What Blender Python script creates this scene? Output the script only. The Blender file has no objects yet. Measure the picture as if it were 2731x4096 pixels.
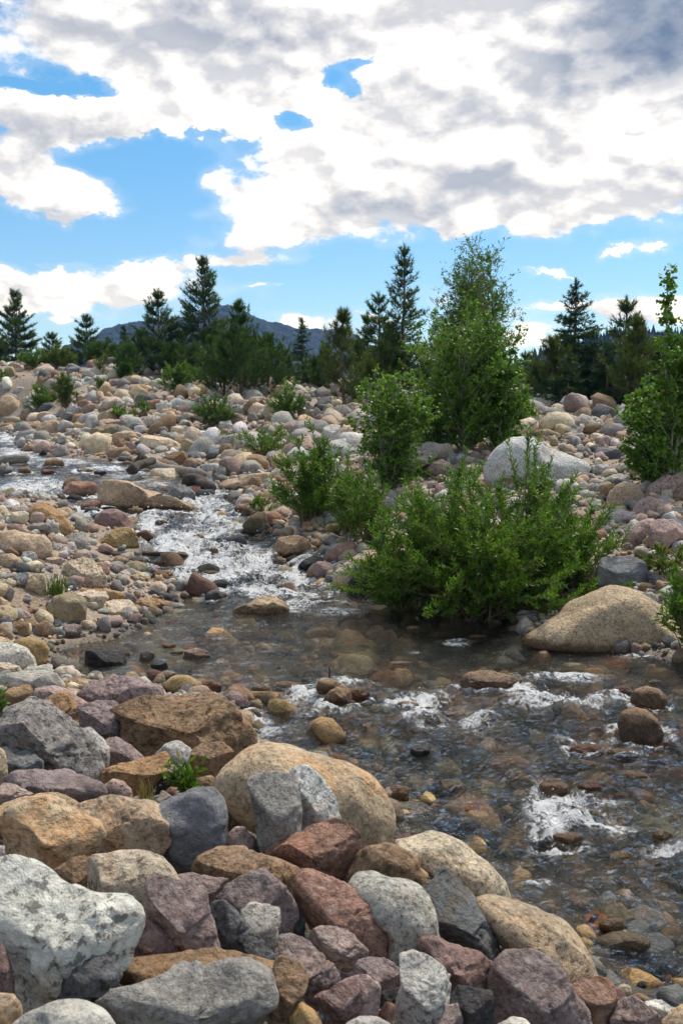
import bpy, bmesh, math, random
import numpy as np

# ------------------------------------------------------------------ camera, light, exposure
SW, SH = 2731.0, 4096.0            # pixel frame in which sight lines are written
LENS = 35.0
FP = LENS / 36.0 * SH
HORIZON = 1672.0
TILT = math.atan((SH / 2 - HORIZON) / FP)
EYE = np.array([0.0, 0.0, 2.3])
scene = bpy.context.scene
COL = scene.collection
cd = bpy.data.cameras.new('camera'); cam = bpy.data.objects.new('camera', cd); COL.objects.link(cam)
cd.sensor_fit = 'VERTICAL'; cd.sensor_height = 36.0; cd.sensor_width = 24.0; cd.lens = LENS
cd.clip_start = 0.05; cd.clip_end = 20000
cam.location = EYE; cam.rotation_euler = (math.pi / 2 - TILT, 0, 0)
cd.dof.use_dof = True; cd.dof.focus_distance = 13.0; cd.dof.aperture_fstop = 10.0
scene.camera = cam
scene.view_settings.view_transform = 'Standard'; scene.view_settings.look = 'None'
scene.view_settings.exposure = 0.0; scene.view_settings.gamma = 1.0
scene.view_settings.use_curve_mapping = False
scene.cycles.use_denoising = True
scene.cycles.max_bounces = 10; scene.cycles.diffuse_bounces = 3; scene.cycles.glossy_bounces = 3
scene.cycles.transmission_bounces = 6; scene.cycles.transparent_max_bounces = 8; scene.cycles.volume_bounces = 0
scene.cycles.sample_clamp_indirect = 6.0; scene.cycles.sample_clamp_direct = 12.0

SUN_EL, SUN_AZ = math.radians(58), math.radians(38)      # azimuth measured from +Y (view direction) to the right
ld = bpy.data.lights.new('sun', 'SUN'); sun = bpy.data.objects.new('sun', ld); COL.objects.link(sun)
ld.energy = 4.3; ld.angle = math.radians(10); ld.color = (1.0, 0.93, 0.82)
sun.location = (20, 20, 60)
sun.rotation_euler = (math.pi / 2 - SUN_EL, 0, math.pi - SUN_AZ)

FWD = np.array([0.0, math.cos(TILT), -math.sin(TILT)])
UPV = np.array([0.0, math.sin(TILT), math.cos(TILT)])
RGT = np.array([1.0, 0.0, 0.0])
K = SW / 1568.0                    # the 1568 wide frame in which trees, shore and clouds are measured

def ray(sx, sy):
    return FWD + RGT * ((sx - SW / 2) / FP) + UPV * ((SH / 2 - sy) / FP)
def at(sx, sy, depth):
    return EYE + ray(sx, sy) * depth
def project(P):
    q = P - EYE
    d = q @ FWD
    d = np.where(d < 0.2, 0.2, d)
    return SW / 2 + FP * (q @ RGT) / d, SH / 2 - FP * (q @ UPV) / d

# ------------------------------------------------------------------ node helper
def nd(nt, t, ins=None, **props):
    n = nt.nodes.new('ShaderNode' + t)
    for k, v in props.items(): setattr(n, k, v)
    for k, v in (ins or {}).items():
        if isinstance(v, bpy.types.NodeSocket): nt.links.new(v, n.inputs[k])
        else: n.inputs[k].default_value = v
    return n
def mth(nt, op, a, b=None, c=None, clamp=False):
    ins = {0: a}
    if b is not None: ins[1] = b
    if c is not None: ins[2] = c
    return nd(nt, 'Math', ins, operation=op, use_clamp=clamp).outputs[0]
def vm(nt, op, a, b=None, c=None):
    ins = {0: a}
    if b is not None: ins[1] = b
    if c is not None: ins[2] = c
    n = nd(nt, 'VectorMath', ins, operation=op)
    return n.outputs['Value'] if op in ('DOT_PRODUCT', 'LENGTH', 'DISTANCE') else n.outputs[0]
def mixc(nt, fac, a, b, mode='MIX'):
    n = nt.nodes.new('ShaderNodeMix'); n.data_type = 'RGBA'; n.blend_type = mode; n.clamp_factor = True
    for i, v in ((0, fac), (6, a), (7, b)):
        if isinstance(v, bpy.types.NodeSocket): nt.links.new(v, n.inputs[i])
        else: n.inputs[i].default_value = (tuple(v) + (1,))[:4] if i else v
    return n.outputs[2]
def mapr(nt, v, a, b, c=0.0, d=1.0, smooth=True):
    n = nd(nt, 'MapRange', {0: v, 1: a, 2: b, 3: c, 4: d})
    n.interpolation_type = 'SMOOTHSTEP' if smooth else 'LINEAR'
    return n.outputs[0]
def noise(nt, vec, scale, detail=4.0, rough=0.55, dist=0.0):
    return nd(nt, 'TexNoise', {'Vector': vec, 'Scale': scale, 'Detail': detail, 'Roughness': rough, 'Distortion': dist})
def ramp(nt, fac, stops):
    n = nt.nodes.new('ShaderNodeValToRGB'); cr = n.color_ramp
    while len(cr.elements) < len(stops): cr.elements.new(0.5)
    for e, (p, c) in zip(cr.elements, stops): e.position = p; e.color = (tuple(c) + (1,))[:4]
    nt.links.new(fac, n.inputs[0])
    return n.outputs[0]

# ------------------------------------------------------------------ sky: physical sky with procedural cloud cover
def azel(dx, dy):
    r = ray(dx * K, dy * K)
    return math.atan2(r[0], r[1]), math.asin(r[2] / np.linalg.norm(r))
def build_world():
    w = bpy.data.worlds.new('World'); scene.world = w; w.use_nodes = True
    nt = w.node_tree; nt.nodes.clear()
    tc = nd(nt, 'TexCoord').outputs['Generated']
    sky = nd(nt, 'TexSky'); sky.sky_type = 'NISHITA'; sky.sun_disc = False
    sky.sun_elevation = SUN_EL; sky.sun_rotation = SUN_AZ; sky.altitude = 2600; sky.air_density = 1.0; sky.dust_density = 0.6; sky.ozone_density = 1.6
    nrm = vm(nt, 'NORMALIZE', tc)
    sp = nd(nt, 'SeparateXYZ', {0: nrm})
    az = mth(nt, 'ARCTAN2', sp.outputs[0], sp.outputs[1])
    el = mth(nt, 'ARCSINE', sp.outputs[2])
    P0 = nd(nt, 'CombineXYZ', {0: az, 1: el, 2: 0.0}).outputs[0]
    flat = vm(nt, 'MULTIPLY', nrm, (1.0, 1.0, 1.75))
    # billowing warp of the cover map
    wn = noise(nt, flat, 6.0, 6.0, 0.62)
    wv = vm(nt, 'MULTIPLY', vm(nt, 'SUBTRACT', wn.outputs['Color'], (0.5, 0.5, 0.5)), (0.13, 0.10, 0.0))
    P = vm(nt, 'ADD', P0, wv)
    def field(blobs, start=0.0, soft=0.45):
        acc = start
        for (x, y, rx, ry, wt) in blobs:
            a0, e0 = azel(x, y); a1, _ = azel(x + rx, y); _, e1 = azel(x, y - ry)
            ra, re = abs(a1 - a0), abs(e1 - e0)
            q = vm(nt, 'MULTIPLY_ADD', P, (1 / ra, 1 / re, 0), (-a0 / ra, -e0 / re, 0))
            g = mth(nt, 'POWER', soft, vm(nt, 'DOT_PRODUCT', q, q))
            acc = mth(nt, 'MULTIPLY_ADD', g, wt, acc)
        return acc
    cover = mth(nt, 'MINIMUM', field(CLOUDS), 1.25)
    # the rest of the dome, above and beside: broken cloud
    high = mapr(nt, el, 0.40, 0.62, 0.0, 0.72)
    side = mapr(nt, mth(nt, 'ABSOLUTE', az), 0.38, 0.6, 0.0, 0.5)
    cover = mth(nt, 'ADD', cover, mth(nt, 'MAXIMUM', high, side))
    def puffs(vec):          # rounded heads with sharp creases between them
        v = noise(nt, vec, 11.0, 2.0, 0.5, 0.0).outputs[0]
        return mth(nt, 'SUBTRACT', mth(nt, 'ABSOLUTE', mth(nt, 'SUBTRACT', v, 0.5)), 0.09)
    def fb(vec, k=0.0):
        a = noise(nt, vec, 5.0, 5.0, 0.58, 0.3).outputs[0]
        b = noise(nt, vec, 26.0, 5.0, 0.66, 0.0).outputs[0]
        c = puffs(vec)
        return mth(nt, 'MULTIPLY_ADD', mth(nt, 'SUBTRACT', a, 0.5), 1.5, mth(nt, 'MULTIPLY_ADD', mth(nt, 'SUBTRACT', b, 0.5), 0.75, mth(nt, 'MULTIPLY', c, 2.2)))
    n0 = fb(flat)
    n1 = fb(vm(nt, 'ADD', flat, (0.006, 0.0, 0.020)))
    n2 = fb(vm(nt, 'ADD', flat, (0.012, 0.0, 0.050)))
    dens = mth(nt, 'ADD', mth(nt, 'MULTIPLY', n0, 1.0), mth(nt, 'SUBTRACT', cover, 0.53))
    wisp = mapr(nt, noise(nt, flat, 4.0, 4.0, 0.6).outputs[0], 0.35, 0.65, 0.10, 0.34)
    alpha = nd(nt, 'MapRange', {0: dens, 1: -0.07, 2: wisp}, interpolation_type='SMOOTHSTEP').outputs[0]
    alpha = mth(nt, 'MAXIMUM', alpha, mapr(nt, dens, -0.40, 0.05, 0.0, 0.15))      # thin veil round each cloud
    # lit tops, greyer undersides and thick cores
    relief = mth(nt, 'MULTIPLY_ADD', mth(nt, 'SUBTRACT', n0, n1), 1.0, mth(nt, 'MULTIPLY', mth(nt, 'SUBTRACT', n0, n2), 0.7))
    relief = mapr(nt, relief, -0.34, 0.30, 1.0, -0.55, False)
    core = mapr(nt, dens, 0.10, 1.1)
    shade = field(GREYS)
    sh = mth(nt, 'MULTIPLY_ADD', relief, 0.58, mth(nt, 'MULTIPLY_ADD', shade, 0.52, -0.02))
    sh = mth(nt, 'MULTIPLY_ADD', core, 0.22, sh)
    sh = mth(nt, 'ADD', sh, mapr(nt, el, 0.42, 0.95, 0.0, 0.75))      # grey added to the unseen overhead cloud, cutting fill light for contrast
    sh = mth(nt, 'MULTIPLY_ADD', mth(nt, 'SUBTRACT', noise(nt, flat, 3.2, 6.0, 0.6, 0.4).outputs[0], 0.5), 0.65, sh)
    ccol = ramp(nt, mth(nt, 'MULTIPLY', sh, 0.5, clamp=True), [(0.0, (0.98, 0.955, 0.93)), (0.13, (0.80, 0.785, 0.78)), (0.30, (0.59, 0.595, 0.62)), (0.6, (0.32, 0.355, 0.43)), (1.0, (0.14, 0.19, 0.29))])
    ccol = vm(nt, 'SCALE', ccol); ccol.node.inputs['Scale'].default_value = 10.0
    skyc = vm(nt, 'MULTIPLY', sky.outputs[0], mixc(nt, mapr(nt, el, 0.02, 0.34, 0, 1, False), SKY_LOW, SKY_TINT))
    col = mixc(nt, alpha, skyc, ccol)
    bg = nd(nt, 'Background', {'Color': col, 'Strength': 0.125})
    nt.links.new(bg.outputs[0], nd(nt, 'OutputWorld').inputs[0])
    w.cycles.sampling_method = 'MANUAL'; w.cycles.sample_map_resolution = 512
SKY_TINT = (0.72, 1.38, 1.50); SKY_LOW = (1.12, 1.10, 1.06)
CLOUDS = [  # x, y, half width, half height, weight
    (1120, -20, 220, 45, .9),     (150, 40, 420, 100, 1.0), (560, 50, 300, 110, .9), (400, 140, 300, 50, .5), (420, 245, 330, 60, 1.3), (640, 200, 110, 62, .6), (175, 300, 165, 58, 1.5), (40, 370, 90, 60, .7),
    (110, 442, 200, 46, 1.35), (250, 475, 90, 16, .6), (900, 60, 260, 50, .9), (1000, 170, 230, 80, .8), (1000, 330, 360, 130, 1.0), (1350, 330, 330, 170, 1.0),
    (620, 420, 150, 80, .85), (520, 430, 60, 22, .4), (800, 500, 260, 46, .85), (1450, 80, 260, 150, 1.3), (1130, 505, 180, 26, .55), (1430, 485, 160, 36, .6), (1500, 400, 120, 80, .4),
    (500, 590, 180, 22, .85), (560, 540, 110, 24, .5), (130, 655, 330, 46, .95), (138, 598, 30, 30, .75), (60, 720, 170, 46, .6), (330, 640, 110, 34, .6), (300, 590, 70, 10, .4),
    (1390, 705, 280, 26, .8), (1240, 785, 130, 30, .65), (1500, 740, 140, 40, .6), (690, 745, 90, 26, .75), (840, 705, 50, 13, .6), (1390, 580, 50, 12, .8), (1500, 577, 40, 9, .55), (1270, 632, 70, 7, .6), (590, 660, 26, 7, .5), (650, 660, 16, 6, .45), (1252, 502, 22, 14, .6),
    (740, 165, 44, 30, -1.1), (800, 118, 70, 20, -.9), (800, 200, 40, 26, -.8), (655, 285, 70, 32, -1.0), (390, 420, 140, 80, -.8), (60, 185, 90, 20, -.9), (190, 205, 80, 16, -.9), (1318, 144, 24, 14, -1.0), (1210, 140, 22, 10, -.5), (90, 545, 190, 28, -.6), (420, 350, 130, 36, -.5)]
GREYS = [
    (1500, 70, 210, 120, 2.6), (1420, 160, 130, 60, .7), (560, 40, 190, 66, .9), (130, 50, 280, 60, .55), (190, 305, 120, 36, 1.1), (30, 360, 70, 46, 1.0), (60, 460, 110, 22, .5),
    (800, 475, 140, 26, .65), (1110, 430, 130, 50, .6), (1130, 270, 90, 70, .5), (760, 548, 130, 14, .6), (1330, 240, 100, 60, .2), (132, 630, 34, 30, .45), (1560, 420, 60, 50, .5), (980, 480, 120, 30, .4),
    (640, 390, 130, 60, -.5), (1000, 110, 150, 50, -.5), (480, 255, 220, 40, -.5), (160, 235, 120, 16, -.4), (200, 660, 250, 50, -.3), (1400, 300, 110, 70, -.4), (120, 415, 90, 24, -.4), (880, 300, 160, 60, -.2)]
build_world()

# ------------------------------------------------------------------ number crunching helpers
def hash3(i):
    i = i.astype(np.int64)
    h = (i[..., 0] * 374761393 + i[..., 1] * 668265263 + i[..., 2] * 1274126177) & 0xffffffff
    h = ((h ^ (h >> 13)) * 1274126177) & 0xffffffff
    return ((h ^ (h >> 16)) & 0xffffff) / float(0xffffff)
def vnoise(p):
    i = np.floor(p); f = p - i; f = f * f * f * (f * (f * 6 - 15) + 10)
    r = 0.0
    for dx in (0, 1):
        for dy in (0, 1):
            for dz in (0, 1):
                wgt = (f[..., 0] if dx else 1 - f[..., 0]) * (f[..., 1] if dy else 1 - f[..., 1]) * (f[..., 2] if dz else 1 - f[..., 2])
                r = r + wgt * hash3(i + np.array([dx, dy, dz]))
    return r * 2 - 1
def fbm(p, octs=4, gain=0.5):
    a, s, r = 1.0, 1.0, 0.0
    for k in range(octs):
        r = r + a * vnoise(p * s + 17.3 * k); a *= gain; s *= 2.03
    return r
def sstep(a, b, x):
    t = np.clip((x - a) / (b - a), 0, 1); return t * t * (3 - 2 * t)

def mesh_obj(name, verts, faces, mat, parent=None, smooth=True, attrs=None, loc=None):
    """ONE mesh object from numpy verts (N,3) and faces (M,k) (or a list of such arrays)."""
    me = bpy.data.meshes.new(name)
    fl = faces if isinstance(faces, list) else [faces]
    fl = [np.asarray(f, dtype=np.int32) for f in fl if len(f)]
    me.vertices.add(len(verts)); me.vertices.foreach_set('co', np.asarray(verts, dtype=np.float32).ravel())
    tot = np.concatenate([np.full(len(f), f.shape[1], dtype=np.int32) for f in fl])
    lv = np.concatenate([f.ravel() for f in fl])
    me.loops.add(len(lv)); me.loops.foreach_set('vertex_index', lv)
    me.polygons.add(len(tot)); me.polygons.foreach_set('loop_start', np.concatenate([[0], np.cumsum(tot)[:-1]]).astype(np.int32))
    me.update(calc_edges=True); me.validate()
    me.polygons.foreach_set('use_smooth', np.full(len(me.polygons), smooth))
    for an, (ty, dom, data) in (attrs or {}).items():
        a = me.attributes.new(an, ty, dom)
        a.data.foreach_set('color' if ty == 'FLOAT_COLOR' else 'value', np.asarray(data, dtype=np.float32).ravel())
    me.materials.append(mat)
    o = bpy.data.objects.new(name, me); COL.objects.link(o)
    if loc is not None: o.location = loc
    if parent is not None: o.parent = parent
    return o
def tag(o, label=None, cat=None, group=None, kind=None):
    if label: o['label'] = label
    if cat: o['category'] = cat
    if group: o['group'] = group
    if kind: o['kind'] = kind
    return o
def empty(name, loc, label, cat, group=None):
    o = bpy.data.objects.new(name, None); COL.objects.link(o); o.location = loc; o.empty_display_size = 0.1
    return tag(o, label, cat, group)
_ico = {}
def ico(n):
    if n not in _ico:
        bm = bmesh.new(); bmesh.ops.create_icosphere(bm, subdivisions=n, radius=1.0)
        bm.verts.ensure_lookup_table()
        v = np.array([q.co[:] for q in bm.verts]); f = np.array([[q.index for q in p.verts] for p in bm.faces]); bm.free()
        v /= np.linalg.norm(v, axis=1)[:, None]
        _ico[n] = (v, f)
    return _ico[n]

# ------------------------------------------------------------------ lie of the land
_wy = np.array([-500, 4.5, 6.2, 7.2, 8.6, 12.3, 13.4, 14.2, 15.2, 16.2, 17.4, 22, 29, 40, 60, 300.])
_wz = np.array([-.14, -.12, -.10, -.02, 0, .0, .10, .27, .40, .52, .66, .95, 1.15, 1.6, 2.1, 2.4])
_gy = np.linspace(-20, 300, 6401); _gz = np.convolve(np.pad(np.interp(_gy, _wy, _wz), 8, mode='edge'), np.ones(17) / 17, 'valid')
def zw(X, Y):
    return np.interp(Y + 0.0 * X, _gy, _gz)
def march(sx, sy, fn, tmax=400.0):
    r = ray(sx, sy)
    t = np.geomspace(1.2, tmax, 900)
    P = EYE + t[:, None] * r
    below = P[:, 2] < fn(P[:, 0], P[:, 1])
    if not below.any(): return None
    k = int(np.argmax(below))
    return t[k]
SHORE = [(1750, 2420), (1568, 2330), (1440, 2310), (1330, 2290), (1290, 2210), (1240, 2140), (1160, 2090), (1110, 2050), (1050, 1990), (960, 1960), (870, 1945), (870, 1890), (880, 1840), (790, 1770), (660, 1725),
    (580, 1690), (565, 1640), (480, 1612), (380, 1592), (360, 1565), (180, 1565), (130, 1530), (118, 1500), (170, 1480), (250, 1462), (325, 1430), (395, 1392), (440, 1350), (360, 1336), (300, 1300), (330, 1262),
    (322, 1220), (235, 1205), (175, 1180), (140, 1150), (60, 1142), (0, 1152), (-250, 1170), (-500, 1130), (-500, 1000), (-200, 985), (-20, 983), (25, 1002), (50, 1034), (130, 1050), (280, 1062), (420, 1078), (505, 1095), (515, 1125),
    (548, 1165), (600, 1200), (640, 1245), (720, 1290), (770, 1345), (900, 1352), (1000, 1388), (1100, 1402), (1190, 1428), (1220, 1462), (1350, 1490), (1568, 1518), (1900, 1590), (2600, 1800), (3000, 2420)]
def _shore_world():
    out = []
    for (x, y) in SHORE:
        t = march(x * K, y * K, zw)
        p = EYE + ray(x * K, y * K) * t
        out.append(p[:2])
    return np.array(out)
SHW = _shore_world()
def shore_sd(X, Y):
    """Signed distance to the waterline, positive on land."""
    X = np.asarray(X, float); Y = np.asarray(Y, float)
    sh = X.shape; X = X.ravel(); Y = Y.ravel()
    best = np.full(X.shape, 1e9); inside = np.zeros(X.shape, bool)
    A = SHW; B = np.roll(SHW, -1, axis=0)
    for (a, b) in zip(A, B):
        e = b - a; L = e @ e + 1e-12
        t = np.clip(((X - a[0]) * e[0] + (Y - a[1]) * e[1]) / L, 0, 1)
        best = np.minimum(best, (X - a[0] - t * e[0]) ** 2 + (Y - a[1] - t * e[1]) ** 2)
        c = ((a[1] > Y) != (b[1] > Y))
        with np.errstate(divide='ignore', invalid='ignore'):
            xi = a[0] + (Y - a[1]) * e[0] / (e[1] if abs(e[1]) > 1e-12 else 1e-12)
        inside ^= c & (X < xi)
    d = np.sqrt(best)
    return np.where(inside, -d, d).reshape(sh)
def _tps_domain(X, Y):
    Yc = np.maximum(Y, -2.5) + 4.0
    return np.stack([2.2 * X / (np.abs(Yc) + 0.0), np.log(Yc)], -1)
BANKZ = [(0, 1560, .34), (0, 1700, .5), (200, 1700, .4), (450, 1690, .22), (0, 1900, .66), (300, 1900, .5), (600, 1850, .3), (800, 1900, .12), (0, 2352, .86), (300, 2352, .8), (600, 2100, .52),
    (700, 2352, .72), (1000, 2352, .55), (1000, 2100, .32), (1250, 2250, .22), (1420, 2352, .2), (-500, 1700, .8), (-500, 2300, 1.0), (0, 1400, .45), (110, 1430, .25), (0, 1250, .75), (200, 1260, .6), (0, 1185, .95), (-400, 1250, 1.0), (-700, 1500, 1.0)]
BANKD = [(0, 955, 45), (0, 860, 52), (0, 838, 56), (300, 860, 48), (180, 845, 53), (500, 900, 42), (300, 1000, 33), (150, 1000, 38), (500, 1050, 25.5), (700, 925, 37), (850, 930, 34), (700, 1000, 28), (600, 1110, 20.5), (800, 1050, 22), (900, 1150, 17),
    (1000, 1000, 24), (1000, 935, 31), (1250, 965, 25), (1230, 940, 30), (1400, 955, 26), (1250, 1100, 17), (1400, 1050, 19), (1520, 1100, 16), (1400, 1250, 13), (1550, 1200, 13.2), (1550, 1400, 10.2), (1300, 1350, 11.8), (1100, 1385, 12.2),
    (-400, 860, 52), (-400, 955, 44), (2000, 960, 26), (2000, 1100, 15), (2000, 1400, 10)]
BANKW = [(0, -2.4, 1.0), (-6, -2.4, 1.1), (6, -2.4, .5), (-60, 90, 5.6), (0, 90, 4.2), (60, 90, 4.0), (0, 65, 4.2), (-25, 62, 5.4), (25, 60, 3.6), (-90, 60, 6.0), (60, 30, 3.0), (0, 400, 4.0), (-400, 400, 4.0), (400, 400, 4.0), (60, 10, 1.5), (-40, 10, 2.0)]
def _fit_bank():
    pts = []
    for x, y, z in BANKZ:
        r = ray(x * K, y * K); t = (z - EYE[2]) / r[2]; pts.append(EYE + r * t)
    for x, y, d in BANKD: pts.append(at(x * K, y * K, d))
    for p in BANKW: pts.append(np.array(p, float))
    pts = np.array(pts)
    D = _tps_domain(pts[:, 0], pts[:, 1]); n = len(pts)
    r = np.linalg.norm(D[:, None] - D[None], axis=2)
    Km = r + 0.0
    A = np.zeros((n + 3, n + 3)); A[:n, :n] = Km + 1e-3 * np.eye(n); A[:n, n] = 1; A[:n, n + 1:] = D; A[n, :n] = 1; A[n + 1:, :n] = D.T
    s = np.linalg.solve(A, np.concatenate([pts[:, 2], np.zeros(3)]))
    return D, s
_BD, _BS = _fit_bank()
def bank(X, Y):
    X = np.asarray(X, float); Y = np.asarray(Y, float)
    Yc = np.clip(Y, -2.5, 400)
    Q = _tps_domain(np.clip(X, -500, 500), Yc); Q[..., 0] = np.clip(Q[..., 0], -3.5, 3.5)
    r = np.zeros(Q.shape[:-1])
    for k in range(len(_BD)):
        r = r + _BS[k] * np.sqrt((Q[..., 0] - _BD[k, 0]) ** 2 + (Q[..., 1] - _BD[k, 1]) ** 2 + 0.003)
    n = len(_BD)
    return r + _BS[n] + _BS[n + 1] * Q[..., 0] + _BS[n + 2] * Q[..., 1]
def ground(X, Y):
    X = np.asarray(X, float); Y = np.asarray(Y, float)
    s = shore_sd(X, Y); w = zw(X, Y)
    wid = np.clip(0.11 * np.abs(Y), 0.45, 3.0)
    b = np.maximum(bank(X, Y), w + 0.04)
    out = w + 0.03 + 0.05 * np.clip(s, 0, 3)
    k = sstep(0.0, 1.0, s / wid)
    land = out * (1 - k) + b * k
    bed = w - 0.30 * sstep(-0.05, 1.1, -s) + 0.03 * sstep(0.1, 0, -s)
    z = np.where(s > 0, land, bed)
    p = np.stack([X, Y, 0 * X], -1)
    near = sstep(120, 60, np.abs(Y))
    return z + near * (0.035 * fbm(p * 1.3, 3) + 0.05 * np.clip(np.abs(Y) / 30, 0, 1) * fbm(p * 0.35 + 9, 3)) * np.where(s > 0, 1.0, 0.6)
def gapped(X, Y):
    """The ground itself; under the near pile it lies below the hollows between the boulders."""
    return ground(X, Y) - 0.17 * sstep(7.2, 6.0, np.asarray(Y, float)) * sstep(0.05, .40, shore_sd(X, Y))
def hit_ground(sx, sy, default=50.0):
    t = march(sx, sy, ground, 120.0)
    return default if t is None else t
def hit_water(sx, sy):
    t = march(sx, sy, zw)
    return 40.0 if t is None else t
# ------------------------------------------------------------------ materials
def new_mat(name):
    m = bpy.data.materials.new(name); m.use_nodes = True
    nt = m.node_tree; nt.nodes.clear()
    out = nd(nt, 'OutputMaterial')
    return m, nt, out
def bump(nt, h, dist, strength=1.0, normal=None):
    ins = {'Height': h, 'Distance': dist, 'Strength': strength}
    if normal is not None: ins['Normal'] = normal
    return nd(nt, 'Bump', ins).outputs[0]
def rock_material(name, speck=0.5, speck_scale=60.0, stain=0.4, band=0.0, vein=0.0, bmp=1.0, attr=False):
    m, nt, out = new_mat(name)
    geo = nd(nt, 'NewGeometry')
    if attr:
        base = nd(nt, 'Attribute', attribute_name='col').outputs['Color']
        co = geo.outputs['Position']; wl = None
    else:
        oi = nd(nt, 'ObjectInfo'); base = oi.outputs['Color']; wl = oi.outputs['Alpha']
        off = mth(nt, 'MULTIPLY', oi.outputs['Random'], 57.0)
        co = vm(nt, 'ADD', nd(nt, 'TexCoord').outputs['Object'], nd(nt, 'CombineXYZ', {0: off, 1: off, 2: off}).outputs[0])
    big = noise(nt, co, 3.2, 5, 0.6, 0.6).outputs[0]
    mid = noise(nt, co, 14.0, 5, 0.62).outputs[0]
    fine = noise(nt, co, speck_scale, 3, 0.65).outputs[0]
    # broad tonal mottling
    val = mapr(nt, big, 0.28, 0.72, 0.66, 1.28, False)
    col = vm(nt, 'MULTIPLY', base, nd(nt, 'CombineXYZ', {0: val, 1: val, 2: val}).outputs[0])
    v2 = mapr(nt, mid, 0.3, 0.7, 0.72, 1.22, False)
    col = vm(nt, 'MULTIPLY', col, nd(nt, 'CombineXYZ', {0: v2, 1: v2, 2: v2}).outputs[0])
    if stain > 0:      # iron stain
        st = mapr(nt, noise(nt, vm(nt, 'ADD', co, (31.0, 7.0, 3.0)), 4.0, 6, 0.65, 0.8).outputs[0], 0.50, 0.62, 0.0, stain)
        col = mixc(nt, st, col, vm(nt, 'MULTIPLY', base, (1.08, 0.74, 0.46)))
    # dark lichen and weathering patches
    lc = mapr(nt, noise(nt, vm(nt, 'ADD', co, (3.0, 17.0, 41.0)), 8.0, 7, 0.72, 0.5).outputs[0], 0.50, 0.68, 0.0, 0.42)
    col = mixc(nt, lc, col, vm(nt, 'MULTIPLY', base, (0.42, 0.42, 0.42)))
    if band > 0:
        wv = mapr(nt, noise(nt, vm(nt, 'MULTIPLY', vm(nt, 'ADD', co, vm(nt, 'MULTIPLY', noise(nt, co, 2.5, 3).outputs['Color'], (0.0, 0.3, 0.35))), (1.6, 2.5, 15.0)), 1.0, 6, 0.65, 0.4).outputs[0], 0.3, 0.7, 0, 1, False)
        col = mixc(nt, mapr(nt, wv, 0.6, 0.95, 0.0, band), col, vm(nt, 'MULTIPLY', base, (2.0, 2.0, 2.0)))
        col = mixc(nt, mapr(nt, wv, 0.4, 0.1, 0.0, band), col, vm(nt, 'MULTIPLY', base, (0.5, 0.5, 0.5)))
    if speck > 0:
        dk = mapr(nt, fine, 0.54, 0.63, 0.0, speck)
        lt = mapr(nt, fine, 0.46, 0.38, 0.0, speck * 0.8)
        col = mixc(nt, lt, col, vm(nt, 'ADD', vm(nt, 'MULTIPLY', base, (1.25, 1.25, 1.25)), (0.05, 0.05, 0.05)))
        col = mixc(nt, dk, col, vm(nt, 'MULTIPLY', base, (0.28, 0.27, 0.27)))
    if vein > 0:
        vn = nd(nt, 'TexVoronoi', {'Vector': vm(nt, 'ADD', co, vm(nt, 'SCALE', noise(nt, co, 4.0, 3).outputs['Color'])), 'Scale': 2.2}, feature='DISTANCE_TO_EDGE').outputs['Distance']
        col = mixc(nt, mapr(nt, vn, 0.035, 0.0, 0.0, vein), col, (0.55, 0.50, 0.47))
    rough = 0.82
    if wl is not None:     # dark, glossy band where the stream keeps the stone wet
        z = nd(nt, 'SeparateXYZ', {0: geo.outputs['Position']}).outputs[2]
        hz = mth(nt, 'MULTIPLY_ADD', mth(nt, 'SUBTRACT', noise(nt, co, 7.0, 3).outputs[0], 0.5), 0.10, mth(nt, 'SUBTRACT', z, wl))
        wet = mapr(nt, hz, 0.13, 0.05)
        col = mixc(nt, wet, col, vm(nt, 'MULTIPLY', col, (0.34, 0.30, 0.25)))
        rough = mapr(nt, wet, 0.0, 1.0, 0.82, 0.28)
    h = mth(nt, 'MULTIPLY_ADD', big, 1.2, mth(nt, 'MULTIPLY_ADD', mid, 0.5, mth(nt, 'MULTIPLY', fine, 0.12)))
    pits = noise(nt, co, 34.0, 6, 0.7).outputs[0]
    h = mth(nt, 'MULTIPLY_ADD', pits, 0.35, h)
    nrm = bump(nt, h, 0.06 * bmp, 1.0)
    b = nd(nt, 'BsdfPrincipled', {'Base Color': col, 'Roughness': rough, 'Normal': nrm, 'Specular IOR Level': 0.35})
    nt.links.new(b.outputs[0], out.inputs[0])
    return m
MAT = {
    'gr': rock_material('speckled_granite', 0.8, 48, 0.25, 0, 0.12),
    'cg': rock_material('coarse_granite', 0.9, 27, 0.3, 0, 0.0, 1.3),
    'sm': rock_material('smooth_stone', 0.45, 60, 0.35, 0, 0.0, 0.7),
    'st': rock_material('stained_stone', 0.6, 42, 0.6, 0, 0.0, 0.9),
    'gn': rock_material('banded_gneiss', 0.25, 60, 0.05, 0.55, 0.1, 1.0),
    'qz': rock_material('quartzite', 0.6, 55, 0.12, 0.0, 0.22, 1.0),
}
MAT_STONES = rock_material('loose_stones', 0.35, 60, 0.2, attr=True)
CLR = {'white': (.66, .64, .59), 'cream': (.64, .525, .38), 'tan': (.52, .385, .25), 'gold': (.42, .29, .13), 'orange': (.43, .265, .13), 'rust': (.32, .13, .045), 'brown': (.31, .20, .115),
       'redb': (.32, .185, .13), 'purple': (.31, .232, .212), 'pink': (.44, .32, .275), 'grey': (.33, .305, .27), 'lgrey': (.50, .47, .42), 'dgrey': (.135, .135, .135), 'blue': (.20, .20, .20),
       'black': (.055, .052, .05), 'olive': (.30, .245, .145), 'wine': (.26, .165, .145)}

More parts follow.
